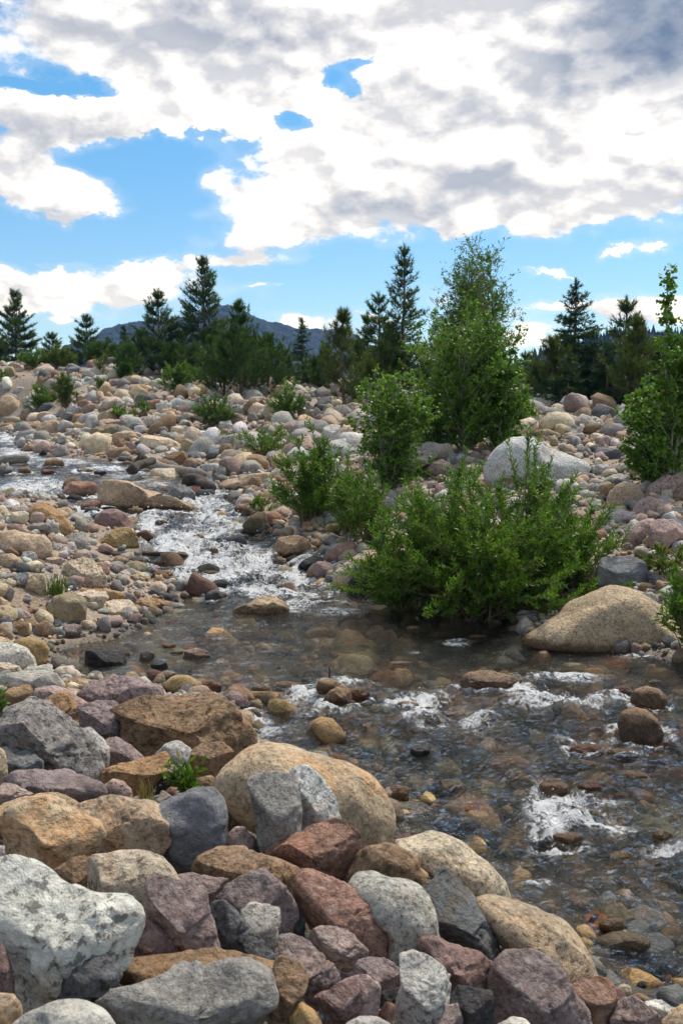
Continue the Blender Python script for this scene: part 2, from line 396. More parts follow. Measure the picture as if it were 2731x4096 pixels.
# ------------------------------------------------------------------ boulders, rocks and stones
def parse_poly(s):
    return np.array([[float(v) for v in q.split(',')] for q in s.split()])
def box_poly(cx, cy, w, h, shp, rng):
    n = {'r': 14, 'a': 7, 's': 9, 'b': 8}[shp]
    th = np.arange(n) / n * 2 * np.pi + rng.uniform(0, 6.28) + rng.uniform(-.5, .5, n) * (2 * np.pi / n) * (0.5 if shp != 'r' else .3)
    p = {'r': 2.3, 'a': 2.4, 's': 2.6, 'b': 4.0}[shp]
    c, s = np.cos(th), np.sin(th)
    rr = 1 / (np.abs(c) ** p + np.abs(s) ** p) ** (1 / p) * rng.uniform(.86, 1.06, n)
    x, y = rr * c, rr * s
    x = (x - (x.max() + x.min()) / 2) / (x.max() - x.min()) * w; y = (y - (y.max() + y.min()) / 2) / (y.max() - y.min()) * h
    return np.stack([cx + x, cy + y], 1)
def radial(poly, c, th, smooth):
    """Distance from c to the polygon outline along each angle (outline is star-shaped about c)."""
    A = poly - c; B = np.roll(poly, -1, 0) - c
    d = np.stack([np.cos(th), np.sin(th)], 1)
    best = np.zeros(len(th))
    for a, b in zip(A, B):
        e = b - a
        den = d[:, 0] * e[1] - d[:, 1] * e[0]
        den = np.where(np.abs(den) < 1e-9, 1e-9, den)
        t = (a[0] * e[1] - a[1] * e[0]) / den
        u = (a[0] * d[:, 1] - a[1] * d[:, 0]) / den
        ok = (u >= -1e-6) & (u <= 1 + 1e-6) & (t > 0)
        best = np.where(ok & (t > best), t, best)
    m = best[best > 0].mean() if (best > 0).any() else 1.0
    best = np.where(best <= 0, m * .6, best)
    k = np.array([1, 2, 1.]) / 4 if smooth < 2 else np.array([1, 2, 3, 4, 5, 4, 3, 2, 1.]) / 25
    h = len(k) // 2
    return np.convolve(np.concatenate([best[-h:], best, best[:h]]), k, 'valid')
ROCKS = []     # (x, y, half width, half depth, how it stands): the water breaks on those in the stream
def make_rock(label, col, mat, shp, place, poly, group, seed, dd=0.0):
    rng = np.random.default_rng(seed)
    x0, y0 = poly.min(0); x1, y1 = poly.max(0)
    w, h = x1 - x0, y1 - y0
    cx = (x0 + x1) / 2
    wl = -50.0
    if place == 'w':
        D = hit_water(cx, y1 - 0.10 * h)
    elif place == 's':
        D = hit_water(cx, (y0 + y1) / 2)
    else:
        D = hit_ground(cx, y1 - 0.10 * h)
    D += dd
    Tpx = 0.40 * math.sqrt(w * h) if shp != 's' else 0.44 * math.sqrt(w * h)
    T = Tpx / FP * D
    if place == 's':
        D2 = D
    else:
        D2 = D + (0.55 if place == 'w' else 0.4) * T
        T *= D2 / D
    c = np.array([(x0 + x1) / 2, (y0 + y1) / 2])
    P = poly.copy()
    dn = P[:, 1] > c[1]
    P[dn, 1] = c[1] + (P[dn, 1] - c[1]) * {'w': 1.45, 'g': 1.34 if D < 6.5 else 1.2, 's': 1.0}[place]
    if place == 'g' and D < 6.5: P = c + (P - c) * 1.06
    c = P.mean(0) * 0.5 + np.array([(P[:, 0].min() + P[:, 0].max()) / 2, (P[:, 1].min() + P[:, 1].max()) / 2]) * 0.5
    npx = w / K * 0.435
    sub = 5 if npx > 40 else (4 if npx > 13 else 3)
    q, tri = ico(sub)
    nth = 240
    th = np.arange(nth) / nth * 2 * np.pi
    R = radial(P, c, th, 2 if shp == 'r' else 1)
    a, b, cc = q[:, 0], q[:, 1], q[:, 2]
    ang = np.arctan2(-b, a) % (2 * np.pi)             # image y runs downward
    Rv = np.interp(ang, np.concatenate([th, [2 * np.pi]]), np.concatenate([R, R[:1]]))
    s = np.sqrt(a * a + b * b)
    ex = {'r': 2.15, 'a': 2.9, 's': 2.9, 'b': 3.8}[shp]
    nrm = (s ** ex + np.abs(cc) ** ex) ** (1 / ex)
    s2, c2 = s / nrm, cc / nrm
    U = np.stack([s2 * np.cos(ang), -s2 * np.sin(ang), c2], 1)
    # flats broken across the faces, each a plane cut of the body
    ncut = {'r': 5, 'a': 12, 's': 9, 'b': 8}[shp]
    tx = rng.uniform(-.45, .45)
    main = {'r': [], 'a': [((tx, .75, .62), .50), ((-.62 + tx * .3, -.12, .78), .56), ((.66 + tx * .3, -.05, .70), .60), ((tx * .6, -.62, .72), .60)],
            's': [((tx * .5, .88, .45), .46), ((-.3 + tx, -.25, .92), .52), ((.6, -.1, .8), .66)],
            'b': [((tx * .4, .86, .50), .58), ((-.52, -.1, .85), .66), ((.55, -.1, .82), .66)]}[shp]
    cuts = [(np.array(v) + rng.normal(size=3) * .13, d * rng.uniform(.88, 1.15)) for v, d in main]
    for k in range(ncut):
        v = rng.normal(size=3); v[2] = abs(v[2]) * 1.1 + 0.25 if rng.random() < .8 else -abs(v[2])
        cuts.append((v, rng.uniform(.66, .90) if shp != 'r' else rng.uniform(.80, .95)))
    for v, dcut in cuts:
        v = v / np.linalg.norm(v)
        o = U @ v - dcut
        soft = 0.010 if shp != 'r' else .07
        cut = np.where(o > soft, o, np.where(o > -soft, (o + soft) ** 2 / (4 * soft), 0))
        U = U - (cut * 0.97)[:, None] * v
    rho = np.sqrt(U[:, 0] ** 2 + U[:, 1] ** 2)          # let the flats keep the outline as measured
    nb_ = 72; mb = np.zeros(nb_); np.maximum.at(mb, (ang / (2 * np.pi) * nb_).astype(int) % nb_, rho)
    mb = np.where(mb < .3, .3, mb); mb = (np.roll(mb, 1) + 2 * mb + np.roll(mb, -1)) / 4
    fac = np.interp(ang, (np.arange(-1, nb_ + 1) + .5) / nb_ * 2 * np.pi, np.concatenate([mb[-1:], mb, mb[:1]]))
    U[:, :2] /= np.clip(fac, .55, 1.2)[:, None]
    pxm = D2 / FP
    size = math.sqrt(w * h) * pxm
    ln = np.maximum(np.sqrt(U[:, 0] ** 2 + U[:, 1] ** 2), 1e-6)
    X = Rv * U[:, 0] * pxm; Yu = Rv * U[:, 1] * pxm; Zc = T * U[:, 2]
    L = np.stack([X, Yu, Zc], 1)
    off = rng.uniform(-50, 50, 3)
    dirn = L / np.maximum(np.linalg.norm(L, axis=1), 1e-6)[:, None]
    f = L / size
    n_lo = fbm(f * 2.2 + off, 3); n_hi = fbm(f * 7 + off, 4, 0.55)
    amp = {'r': (.035, .007), 'a': (.03, .020), 's': (.03, .020), 'b': (.02, .016)}[shp]
    disp = amp[0] * n_lo + amp[1] * n_hi
    if shp in 'as':      # chipped ledges
        led = np.abs(fbm(f * np.array([1.6, 3.4, 1.6]) + off + 5, 3)); disp -= 0.042 * sstep(.13, 0.0, led)
    L = L + dirn * (disp * size)[:, None]
    W3 = L[:, :1] * RGT + L[:, 1:2] * UPV + L[:, 2:3] * (-FWD)
    centre = at(c[0], c[1], D2)
    if place == 's':
        lvl = float(zw(centre[0], centre[1])); top = centre[2] + W3[:, 2].max()
        centre[2] += lvl + rng.uniform(-.012, .040) - top
    if place in 'ws': wl = float(zw(centre[0], centre[1] - T)) - (.075 if place == 's' else 0)
    kind = 'boulder' if size > 0.62 else ('rock' if size > 0.26 else 'stone')
    if place == 's': kind = 'stone'
    o = mesh_obj(kind, W3, tri, MAT[mat], loc=centre)
    cbase = np.array(CLR[col]) * rng.uniform(.9, 1.1) * np.array([rng.uniform(.97, 1.03), 1, rng.uniform(.95, 1.05)])
    o.color = (*[float(v) for v in cbase], wl)
    tag(o, label, kind, group)
    ROCKS.append((centre[0], centre[1], 0.5 * w * pxm, T, place))
    return o
def build_rocks(table):
    ox = oy = 0; s = 1; group = ''
    n = 0
    for line in table.strip().split('\n'):
        line = line.strip()
        if not line: continue
        if line[0] == '@':
            a, group = line[1:].split('|'); ox, oy, s = [float(v) for v in a.split(',')]; continue
        label, spec, geo = line.split('|')
        t = spec.split()
        col, mat, shp, place = t[:4]; dd = float(t[4]) if len(t) > 4 else 0.0
        n += 1
        if geo[0] == 'e':
            cx, cy, w, h = [float(v) for v in geo.split()[1:]]
            p = box_poly(cx, cy, w, h, shp, np.random.default_rng(n * 7 + 1))
        else: p = parse_poly(geo)
        p = np.array([ox, oy]) + p / s
        make_rock(label.strip(), col, mat, shp, place, p, group, n * 13 + 5, dd)
ROCK_TABLE = """
@0,2700,1.1479|boulders piled on the near bank
huge rough white and grey granite boulder at the left edge, largest of the near bank|white cg a g|0,875 60,890 170,930 250,985 340,1020 450,1045 560,1065 610,1100 637,1150 620,1220 545,1320 400,1345 270,1440 200,1510 120,1525 85,1490 60,1400 20,1290 -60,1200 -60,900
dark speckled grey rock wedged under the huge white boulder|dgrey cg a g|350,1310 400,1285 470,1300 530,1345 550,1400 500,1440 430,1520 330,1540 220,1515 290,1420
smooth pale grey boulder at the bottom edge beside the wide grey slab|lgrey sm r g|60,1620 130,1560 220,1520 300,1508 390,1522 470,1560 530,1640 500,1740 100,1740
tan rock in the lower left corner under the huge white boulder|tan st r g|0,1465 60,1470 100,1530 100,1602 40,1640 -60,1620 -60,1470
dark red rock at the left edge just above the tan corner rock|wine qz a g|0,1250 40,1340 70,1450 60,1480 -40,1480 -40,1260
wide flat grey slab with a bare top at the bottom of the near bank|grey qz s g|430,1520 540,1425 640,1390 830,1370 1040,1340 1130,1350 1230,1410 1245,1510 1200,1530 1080,1560 1000,1602 900,1680 560,1680 470,1600
long brown slab lying behind the wide flat grey slab|brown st s g|540,1345 720,1330 880,1300 1060,1272 1180,1268 1275,1290 1300,1390 1260,1480 1000,1500 700,1470 560,1430
grey brown block against the right end of the wide grey slab|brown gr a g|1290,1310 1380,1340 1410,1400 1380,1500 1340,1580 1240,1640 1220,1500 1240,1400
small golden rock between two dark rocks at the bottom edge|gold sm r g|1335,1560 1380,1510 1450,1545 1475,1600 1440,1660 1340,1650
shiny wine red wedge rock below the grey pink rocks at the bottom|wine qz a g|1450,1490 1510,1450 1570,1420 1640,1420 1680,1500 1610,1600 1500,1570
brown purple angular rock between the long brown slab and the pale pink rock|purple gr a g|1275,1215 1320,1205 1420,1245 1530,1340 1565,1400 1450,1490 1420,1480 1380,1420 1370,1340 1290,1300
pink grey angular rock right below the red brown split boulder|pink qz a g|1440,1180 1480,1168 1568,1170 1620,1200 1690,1265 1640,1340 1568,1345 1420,1230
tall purple pink slab standing beside the tan granite boulder|purple qz a g -0.05|685,930 720,910 800,935 860,975 930,1000 945,1100 985,1200 1020,1280 900,1320 810,1310 700,1140 683,1050
dark red wedge between the huge white boulder and the tall purple slab|wine qz a g|600,1120 660,1125 770,1190 805,1250 795,1300 700,1330 560,1340 550,1300 620,1220
cream speckled granite boulder behind the tall purple slab|cream cg r g 0.05|420,850 560,825 660,820 740,850 800,910 830,960 820,1060 720,1150 520,1090 400,1010 410,940
brown stained rock below the broad tan rock and left of the cream granite|brown st a g|210,930 330,850 380,840 430,880 470,940 440,985 380,1020 280,985
broad tan angular rock with dark underside near the left edge|tan st a g|0,620 80,580 200,570 270,590 330,640 440,700 470,745 440,790 330,840 250,895 150,915 40,880 20,760
angular rock with a rust orange face beside the dark round boulder|tan st a g|310,620 450,585 560,578 640,600 730,635 800,660 790,720 740,790 680,825 540,835 420,820 440,790 470,745 400,680
small tan rock peeping out behind the broad tan angular rock|tan gr r g|150,550 260,545 340,580 375,605 310,640 180,620
dark blue grey rounded boulder with pale streaks in the middle of the near bank|blue gn r g -0.04|720,610 800,555 880,530 970,540 1020,590 1045,660 1035,750 1000,800 900,855 800,845 740,800 780,720 760,660
long dark purple slab lying below the big speckled boulder|purple gn s g|20,490 60,455 150,445 270,460 370,475 450,505 480,540 450,580 370,600 300,565 200,545 100,525
pink rock at the left edge under the long dark purple slab|pink qz s g|0,510 80,520 150,550 80,600 0,620 -50,570
blue grey rock at the left above the long dark purple slab|blue qz s g|10,340 60,350 150,370 190,400 185,440 120,470 20,490 0,420
tan rock cut by the left edge beside the blue grey rock|tan sm r g|-40,320 15,350 35,440 10,500 -50,510
big speckled grey granite boulder with an orange patch at the left|grey cg a g|0,190 50,150 110,130 200,155 270,190 350,250 420,330 460,420 465,480 440,505 330,475 220,445 150,385 60,360 -20,330 -30,240
pale grey rounded rock tucked behind the right side of the big speckled boulder|lgrey gr r g|360,260 410,245 460,280 500,340 500,400 480,430 430,420 390,340
bright orange upright rock behind the big speckled boulder|orange st a g|190,130 260,80 310,85 350,150 375,210 350,265 290,230 210,170
purple pink rock left of the big brown boulder|purple qz a g|350,150 420,130 500,130 560,170 575,230 550,305 480,300 390,260
red purple rock in front of the purple pink rock|purple qz s g|480,300 540,300 600,330 660,385 620,420 510,420 490,345
big brown mottled boulder with a flat top at the water edge|brown cg s g|520,145 650,125 800,120 900,110 1010,110 1060,145 1100,210 1150,270 1155,340 1090,385 950,410 800,410 660,380 580,310 560,210
purple brown flat topped slab behind the big brown boulder|purple gr s g|330,95 420,40 500,5 620,10 740,40 757,110 650,135 500,140 400,135
flat brown stone at the left edge under the banded white boulder|brown gn s g|0,70 60,55 140,60 155,100 110,140 -20,130
pale pink grey granite rock behind the orange upright rock|pink gr r g|130,130 160,60 240,45 340,90 410,135 390,175 190,160
small round pale granite stone in front of the big brown boulder|lgrey gr r g|715,360 760,315 820,308 870,335 890,375 870,410 800,430 740,405
square brown rock between the big brown boulder and the orange cream boulder|brown st b g|880,350 930,325 1010,312 1070,350 1060,390 1000,475 910,475 890,410
long orange brown rock left of the small green plant|orange st s g|450,500 480,440 560,405 680,385 750,362 780,400 760,450 680,500 600,530 480,515
small pinkish rock behind the small green plant|pink st s g|755,440 790,412 850,420 885,445 850,490 780,485
small brown rock right of the small green plant|brown st r g|870,490 930,470 970,465 995,500 985,550 890,545
grey pink rounded rock right of the long dark purple slab|pink gr r g|470,510 520,480 570,490 600,530 612,590 540,600 475,585
big orange and cream boulder at the water edge behind the two grey granite rocks|tan st r g|1000,520 1020,450 1070,395 1150,345 1240,322 1330,345 1420,385 1568,435 1680,475 1760,540 1815,605 1800,680 1750,770 1640,810 1400,780 1120,640
dark grey upright block leaning against the orange and cream boulder|grey qz b g -0.35|1145,480 1230,465 1340,475 1360,520 1385,650 1375,740 1300,775 1210,785 1190,730 1170,620
white black flecked granite rock leaning against the orange and cream boulder|white gr a g -0.45|1310,480 1350,440 1410,430 1470,470 1540,570 1568,650 1560,690 1480,730 1385,760 1370,650 1350,520
red brown split boulder below the white flecked granite rock|redb st a g|1210,830 1260,790 1380,740 1568,690 1640,740 1645,810 1600,890 1500,945 1400,925 1310,870
flat grey brown boulder in front of the dark blue grey rounded boulder|brown gr s g|885,900 920,840 1000,805 1110,815 1210,840 1290,860 1390,910 1340,990 1180,985 1030,975 930,940
small purple rock between the tall purple slab and the flat grey brown boulder|purple qz a g|810,930 880,925 1040,950 1010,1015 950,1085 930,1010 860,985
peaked purple slab in front of the flat grey brown boulder|purple qz a g|1000,1020 1060,960 1140,920 1230,905 1280,930 1340,1040 1360,1100 1330,1170 1290,1215 1200,1170 1090,1090
dark green grey wedge leaning left of the peaked purple slab|dgrey gr a g -0.05|955,1100 980,1040 1020,1030 1110,1110 1190,1190 1270,1275 1180,1285 1020,1285 985,1200
pale grey flat stone lying against the peaked purple slab|lgrey gr s g -0.05|1105,1090 1150,1055 1280,1080 1275,1200 1255,1260 1190,1200
small dark stone between the peaked purple slab and the red brown cracked boulder|black qz a g|1320,1180 1370,1100 1400,1130 1395,1200 1360,1220
red brown angular boulder with dark broken front in the middle of the near bank|redb qz a g|1340,980 1380,920 1450,930 1568,975 1690,1040 1740,1110 1780,1180 1770,1250 1700,1285 1560,1200 1430,1160 1370,1080
small pink upright rock right of the dark blue grey rounded boulder|pink qz a g|1030,770 1075,700 1120,700 1170,760 1180,830 1100,830 1040,810
pink brown rock in the gap behind the dark grey upright block|pink qz a g|1030,580 1100,530 1150,560 1170,640 1130,690 1040,690
small grey stone at the foot of the small green plant|grey sm a g|700,600 740,535 790,560 770,600 720,625
@1366,2700,1.1479|boulders piled on the near bank
brown speckled boulder left of the cream pink boulder at the water edge|brown cg r g|0,990 30,920 80,830 130,785 200,780 280,805 350,850 380,910 380,985 250,980 100,1020
big cream pink granite boulder at the water edge|cream gr r g|190,785 300,770 430,752 500,765 590,820 690,880 740,930 768,1000 765,1050 600,980 420,930 370,860 300,810
smooth whitish tan granite boulder left of the dark leaning slab|lgrey gr r g|20,1000 70,930 140,915 250,950 350,985 400,1030 420,1100 450,1200 360,1300 200,1320 170,1260 200,1190 160,1110 80,1050
dark brown slab leaning between two smooth tan boulders|dgrey st s g -0.05|405,950 470,920 540,980 610,1050 650,1110 720,1180 740,1260 700,1330 640,1300 500,1215 440,1150 405,1040
grey flat banded stone behind the big smooth tan boulder|grey gn s g|510,960 600,950 700,990 780,1045 795,1065 700,1075 630,1060 560,1010
big smooth tan speckled boulder at the water edge, lowest of the large smooth ones|tan gr r g|620,1060 680,1035 760,1050 900,1085 1000,1140 1080,1210 1140,1280 1180,1370 1190,1425 1050,1440 930,1330 800,1260 690,1200 640,1110
red purple rounded rock below the whitish tan granite boulder|wine qz a g|355,1240 380,1215 440,1205 540,1260 640,1290 700,1340 700,1400 660,1465 520,1460 490,1390 370,1290
big mauve pyramid rock in front of the big smooth tan boulder|purple qz a g|695,1420 720,1330 760,1300 830,1300 900,1310 960,1330 1020,1365 1060,1450 1130,1540 1150,1604 1100,1700 680,1700 685,1500
pale tan rock capping the top of the mauve pyramid rock|cream gr a g 0.04|715,1330 740,1260 800,1240 880,1250 950,1300 1020,1350 1010,1400 860,1400 730,1390
red brown square rock right of the mauve pyramid rock|redb st b g|1050,1430 1130,1415 1240,1420 1255,1500 1240,1604 1150,1620 1110,1510
grey white angular rock in front of the red purple rounded rock|lgrey gr a g|270,1310 330,1290 390,1315 450,1360 500,1410 500,1500 470,1545 440,1610 260,1640 235,1560 290,1440
dark brown cube shaped rock left of the mauve pyramid rock|black st b g|500,1500 540,1450 690,1470 695,1600 560,1640 490,1560
small violet rock at the bottom edge below the grey white angular rock|purple qz a g|380,1604 440,1550 530,1525 555,1580 550,1660 380,1670
mauve rock left of the grey white angular rock|purple qz a g|20,1390 60,1330 120,1310 230,1320 280,1350 270,1430 180,1460 100,1430
pinkish purple rock under the mauve rock near the bottom edge|pink qz a g|0,1420 50,1400 130,1395 175,1430 180,1490 160,1565 80,1600 0,1580
small dark brown stone in the gap left of the grey white angular rock|black st a g|165,1515 190,1460 270,1440 285,1485 235,1530
small reddish stone at the bottom edge by the smallest dark brown stone|redb qz a g|160,1570 200,1500 245,1520 240,1610 165,1610
white rounded stone at the bottom edge left of the small violet rock|lgrey sm r g|20,1610 80,1575 170,1580 225,1610 200,1700 50,1700
white rounded stone at the bottom edge in front of the mauve pyramid rock|white sm r g|705,1610 770,1583 840,1590 885,1625 860,1700 740,1700
violet grey rock at the bottom right of the near bank|purple gr a g|1240,1580 1280,1520 1350,1500 1440,1540 1470,1604 1440,1680 1260,1680
white flat rock behind the violet grey rock at the water edge|white gr s g|1390,1515 1450,1497 1540,1530 1530,1580 1450,1570
tan rock in the bottom right corner of the near bank|tan st r g|1470,1604 1530,1550 1600,1510 1660,1640 1480,1700
@1366,2700,1.1479|rocks standing in the stream
brown rounded boulder standing alone in the lower right of the stream|brown st r w|1265,230 1285,175 1340,150 1400,160 1450,205 1480,260 1470,300 1400,310 1290,295
wet brown rock low in the water left of another, below the lone brown boulder|rust st r w|e 1120 348 165 64
wet brown rock low in the water just below the lone brown boulder|brown st r w|e 1288 362 150 55
brown rock in the riffle at the right edge of the stream|brown st r w|1325,110 1340,70 1400,50 1460,70 1495,110 1485,145 1400,150 1340,135
reddish wet rock touching the brown rock in the right riffle|redb st r w|e 1287 76 92 52
small black wet stone in midstream below the foam|black sm r w|e 360 350 100 38
small orange stone in the water right of the orange and cream boulder|orange st r w|e 262 540 105 66
@1366,2700,1.1479|stones under the shallow water
broad tan stone under the water right of the small orange stone|olive st r s|e 487 512 165 95
round orange stone under the water above the lower right foam|orange sm r s|e 973 520 140 68
rusty brown stone under the water right of the round orange stone|rust st r s|e 1148 520 140 54
golden stone in the middle of the lower right foam|gold st r s|e 1120 618 160 90
orange brown stone under the water below the lone brown boulder|orange st r s|e 1322 465 165 52
yellow stone under the water near the right edge beside the lower foam|gold sm r s|e 1470 722 95 52
yellow stone under the water below the lower right foam|gold sm r s|e 1280 840 115 62
olive stone under deep water at the right of the smooth tan boulder|olive sm r s|e 1290 1230 260 90
brown stone under the water below the middle foam|brown st r s|e 1105 420 130 56
orange stone glowing through the foam in midstream|orange sm r s|e 300 150 110 46
dark orange stone under the water beside the lower foam|orange st r s|e 1040 745 150 50
brown stone under the water near the bottom right foam streak|brown sm r s|e 1240 1130 120 70
@0,1900,1.568|boulders on the left bank
tan brown angular rock in the upper stream at the left edge|olive gr a w|0,140 10,100 70,75 130,120 165,165 90,175 -20,175
red brown sloping boulder wet by the upper cascade|redb st r w|355,145 400,80 450,40 540,40 610,55 600,130 540,150 420,150
dark brown rock behind the red brown sloping boulder|brown sm a w|360,110 420,20 480,15 490,40 430,90
long tan outcrop splitting the stream, flat topped, largest in midstream|tan gr s w|612,170 615,85 660,30 730,25 800,50 850,80 960,100 1050,140 1160,165 1280,195 1325,225 1260,250 1120,245 900,205 720,180
round cream boulder beside the driftwood behind the long tan outcrop|cream gr r g|885,40 920,0 960,-40 1080,-45 1150,0 1172,50 1140,95 1050,95 950,70
small cream stone in front of the round cream boulder|cream gr r g -0.3|e 1000 75 95 60
small tan stone left of the small cream stone by the driftwood|tan st r g -0.3|e 912 68 48 45
dark blue grey angular rock at the right end of the long tan outcrop|blue qz a w -0.5|1055,115 1080,75 1110,55 1170,70 1225,110 1222,160 1150,150
broad smooth tan slab beside the small waterfall right of the driftwood|tan sm r w|1360,60 1400,30 1480,15 1568,-10 1700,-20 1700,30 1560,80 1500,115 1400,110
dark wet boulder at the lip of the small waterfall|black st r w|1410,150 1440,95 1500,65 1540,80 1520,120 1450,150
dark speckled boulder right of the small waterfall|brown cg r w|1510,130 1530,70 1590,60 1640,90 1620,150 1540,160
red brown block at the right side of the white rapids|redb st b w|1475,220 1480,190 1520,178 1590,185 1600,220 1570,245 1490,245
big orange brown boulder on the left bank beside the cascade|orange st r g|170,225 220,180 280,172 340,205 400,250 445,300 458,340 430,365 360,375 310,330 250,290
small pinkish rock leaning on the big orange brown boulder|pink sm r g -0.4|e 235 268 90 75
round cream stone left of the big orange brown boulder|cream sm r g -0.3|e 128 265 120 75
flat grey stone above the round cream stone at the left edge|lgrey gr r g|e 65 215 95 55
round pale stone in front of the big orange brown boulder|lgrey sm r g -0.6|e 320 330 80 75
flat grey brown stone in front of the big orange brown boulder|grey sm s g -0.5|e 245 325 150 55
tan stone at the left edge above the big yellow tan boulder|tan sm r g|e 20 250 80 40
small round red brown boulder in the water above the purple brown one|redb st r w|e 573 195 135 85
dark wet stone in front of the small round red brown boulder|dgrey sm r w -0.2|e 578 225 80 40
brown stone in the water below the long tan outcrop|brown st r w|e 850 230 80 48
big purple brown boulder parting the white rapids|wine gn r w|590,270 640,225 720,210 790,240 850,320 880,395 820,390 700,370 620,350
dark purple flat rock left of the golden tan boulder|purple qz s w|510,360 540,340 610,345 660,370 620,405 560,405
golden tan angular boulder beside the white rapids|gold gr a w -0.3|575,425 640,385 720,340 800,322 850,350 877,430 830,465 720,470 600,450
grey brown blocky boulder behind the dark driftwood planks|grey gr a g|345,440 370,400 430,365 510,357 550,400 580,460 540,490 420,490 370,480
pale flat stone beside the dark driftwood planks|cream sm s w|e 622 470 80 30
big yellow tan boulder with orange streaks on the left bank|tan st r g|0,350 90,345 160,370 280,375 320,420 332,480 310,515 210,520 120,495 0,495 -60,430
tan flat stone on top of the big yellow tan boulder|tan st s g 0.2|e 220 352 140 50
small tan stone between the yellow tan boulder and the grey brown blocky boulder|tan st r g|e 340 385 62 42
tan rounded boulder at the left edge below the yellow tan boulder|tan gr r g|-40,520 20,495 80,490 140,530 160,565 60,590 -40,590
pointed greyish white rock below the yellow tan boulder|lgrey gr a g|e 180 515 112 78
flat pinkish stone right of the pointed greyish white rock|pink gr s g|e 345 537 130 46
big cream granite boulder in the middle of the left bank|cream cg a g|378,610 420,560 500,523 570,530 630,580 672,640 660,690 600,712 540,705 470,690 400,650
grey tan boulder at the water edge below the driftwood planks|olive sm r w|745,610 790,550 850,532 910,550 955,620 900,645 790,640
wet black speckled orange boulder in front of the grey tan boulder|gold cg r w|680,690 730,660 800,635 890,620 940,640 950,700 880,735 780,740 700,715
small blue grey stone between the cream granite and grey tan boulders|blue sm r w|e 715 625 70 55
rust red stone in the shallows right of the grey tan boulder|rust st r w|e 975 612 60 55
orange stone in the shallows beside the rust red stone|orange st r w|e 1048 630 62 50
tan egg shaped stone right of the wet speckled orange boulder|tan sm r w|e 995 670 75 62
small pale stone left of a cream one at the water edge|lgrey gr r w|e 978 718 62 45
cream stone between the small pale stone and the flat grey stone|cream gr r w|e 1043 703 82 55
flat grey stone right of the cream stone at the water edge|grey sm s w|e 1150 690 150 70
tan pointed rock left of the grass tuft|tan gr a g|125,735 150,680 220,620 270,625 295,690 270,750 180,755
blue grey rock behind the tan pointed rock|blue gr a g|e 132 668 112 110
small tan stone left of the blue grey rock|tan sm r g|e 65 680 60 55
grey cracked rock at the left edge below the small tan stone|grey gr a g|e 45 740 105 100
flat grey stone above the blue grey rock on the left bank|grey sm s g|e 60 642 160 56
dark grey rock behind the grass tuft|dgrey gr r g|e 432 692 96 68
flat orange slab behind the cream flat boulder on the left bank|orange st s g|390,735 500,715 640,715 760,735 790,760 760,790 690,795 560,765
cream white slab right of the big olive rounded boulder|cream gr s g|460,745 560,725 660,730 690,770 650,805 560,845 530,790
big olive rounded boulder on the left bank|olive sm r g|275,890 290,830 340,760 420,735 510,745 548,790 550,850 530,920 460,940 340,945 290,930
big cream flat boulder at the edge of the calm pool|cream gr s w|535,930 560,880 640,800 720,785 800,790 850,850 882,910 850,935 770,960 650,955
flat orange slab reaching into the calm pool|orange st s w|800,790 880,775 1000,780 1060,810 1075,850 1010,870 900,845
pinkish brown flat rock below the flat orange slab|pink st s w|830,840 900,825 970,850 980,880 900,885
small pale flat stone above the flat orange slab|cream gr s w|e 940 765 82 36
round brown rock on the gravel left of two others below the olive boulder|brown sm r g|38,980 70,925 130,908 180,930 185,990 140,1015 70,1015
brown egg shaped rock beside the purple grey block|brown sm r g|212,990 240,930 290,912 322,940 318,1000 270,1025
tan rock between the round brown rock and the brown egg shaped rock|tan sm r g 0.2|e 212 942 92 66
purple grey block on the sand by the calm pool|purple qz b g|375,975 400,945 460,935 508,945 508,1010 450,1045 385,1030
pale speckled rock left of the small wine red rock|pink gr r g|e 130 885 132 70
small wine red rock left of the big olive rounded boulder|wine qz a g|e 240 872 88 72
small blue grey rock left of the round brown rock|blue sm r g|e 42 932 76 70
tan rock at the left edge under the grey cracked rock|tan sm r g|0,760 50,790 75,830 30,860 -20,850
brown rock at the left edge beside the small blue grey rock|tan st r g|e 15 870 90 90
yellow orange boulder beside the white grey boulder at the pool|gold sm r g|85,1045 130,1020 200,1015 280,1040 318,1090 300,1180 250,1205 200,1160 140,1090
white grey rounded boulder at the left edge by the calm pool|white gr r g|-60,1060 0,1048 90,1055 170,1090 220,1150 225,1210 160,1235 60,1220 -60,1200
pale tan flat boulder under the white grey rounded boulder|cream gr s g|-40,1170 30,1180 120,1200 150,1230 60,1250 -40,1265
pale tan rock left of the dark block in the pool|cream sm r g|330,1235 370,1205 430,1200 490,1225 515,1260 450,1290 400,1295
grey white banded long boulder at the left edge above the near pile|lgrey gn s g|-40,1265 120,1235 260,1225 350,1250 400,1310 405,1350 250,1335 120,1340 -40,1350
brown flat stone below the pale tan rock by the pool|brown st s g|e 490 1305 172 72
dark rectangular block sitting in the calm pool|black qz b w|518,1210 525,1130 540,1098 700,1100 780,1120 792,1180 785,1210 660,1214
pink white flat rock in the calm pool|pink gr s w|1140,1150 1160,1095 1220,1088 1300,1105 1328,1140 1260,1162
grey pointed stone in the calm pool right of the dark block|grey sm a w|e 918 1138 100 76
dark flat stone in the calm pool below the grey pointed stone|dgrey sm s w|e 1000 1190 112 62
small brown stone touching the dark block in the pool|brown sm r w|e 808 1128 52 32
tan stone above the golden rounded boulder at the pool edge|tan sm r w|970,1285 1000,1240 1050,1220 1100,1240 1085,1290 1020,1302
golden rounded boulder at the near end of the calm pool|gold sm r w -0.2|1030,1310 1070,1265 1130,1255 1200,1265 1240,1310 1230,1360 1150,1390 1050,1375
dark rust wet boulder right of the golden rounded boulder|rust sm r w|1250,1330 1270,1290 1330,1285 1390,1310 1385,1360 1290,1378
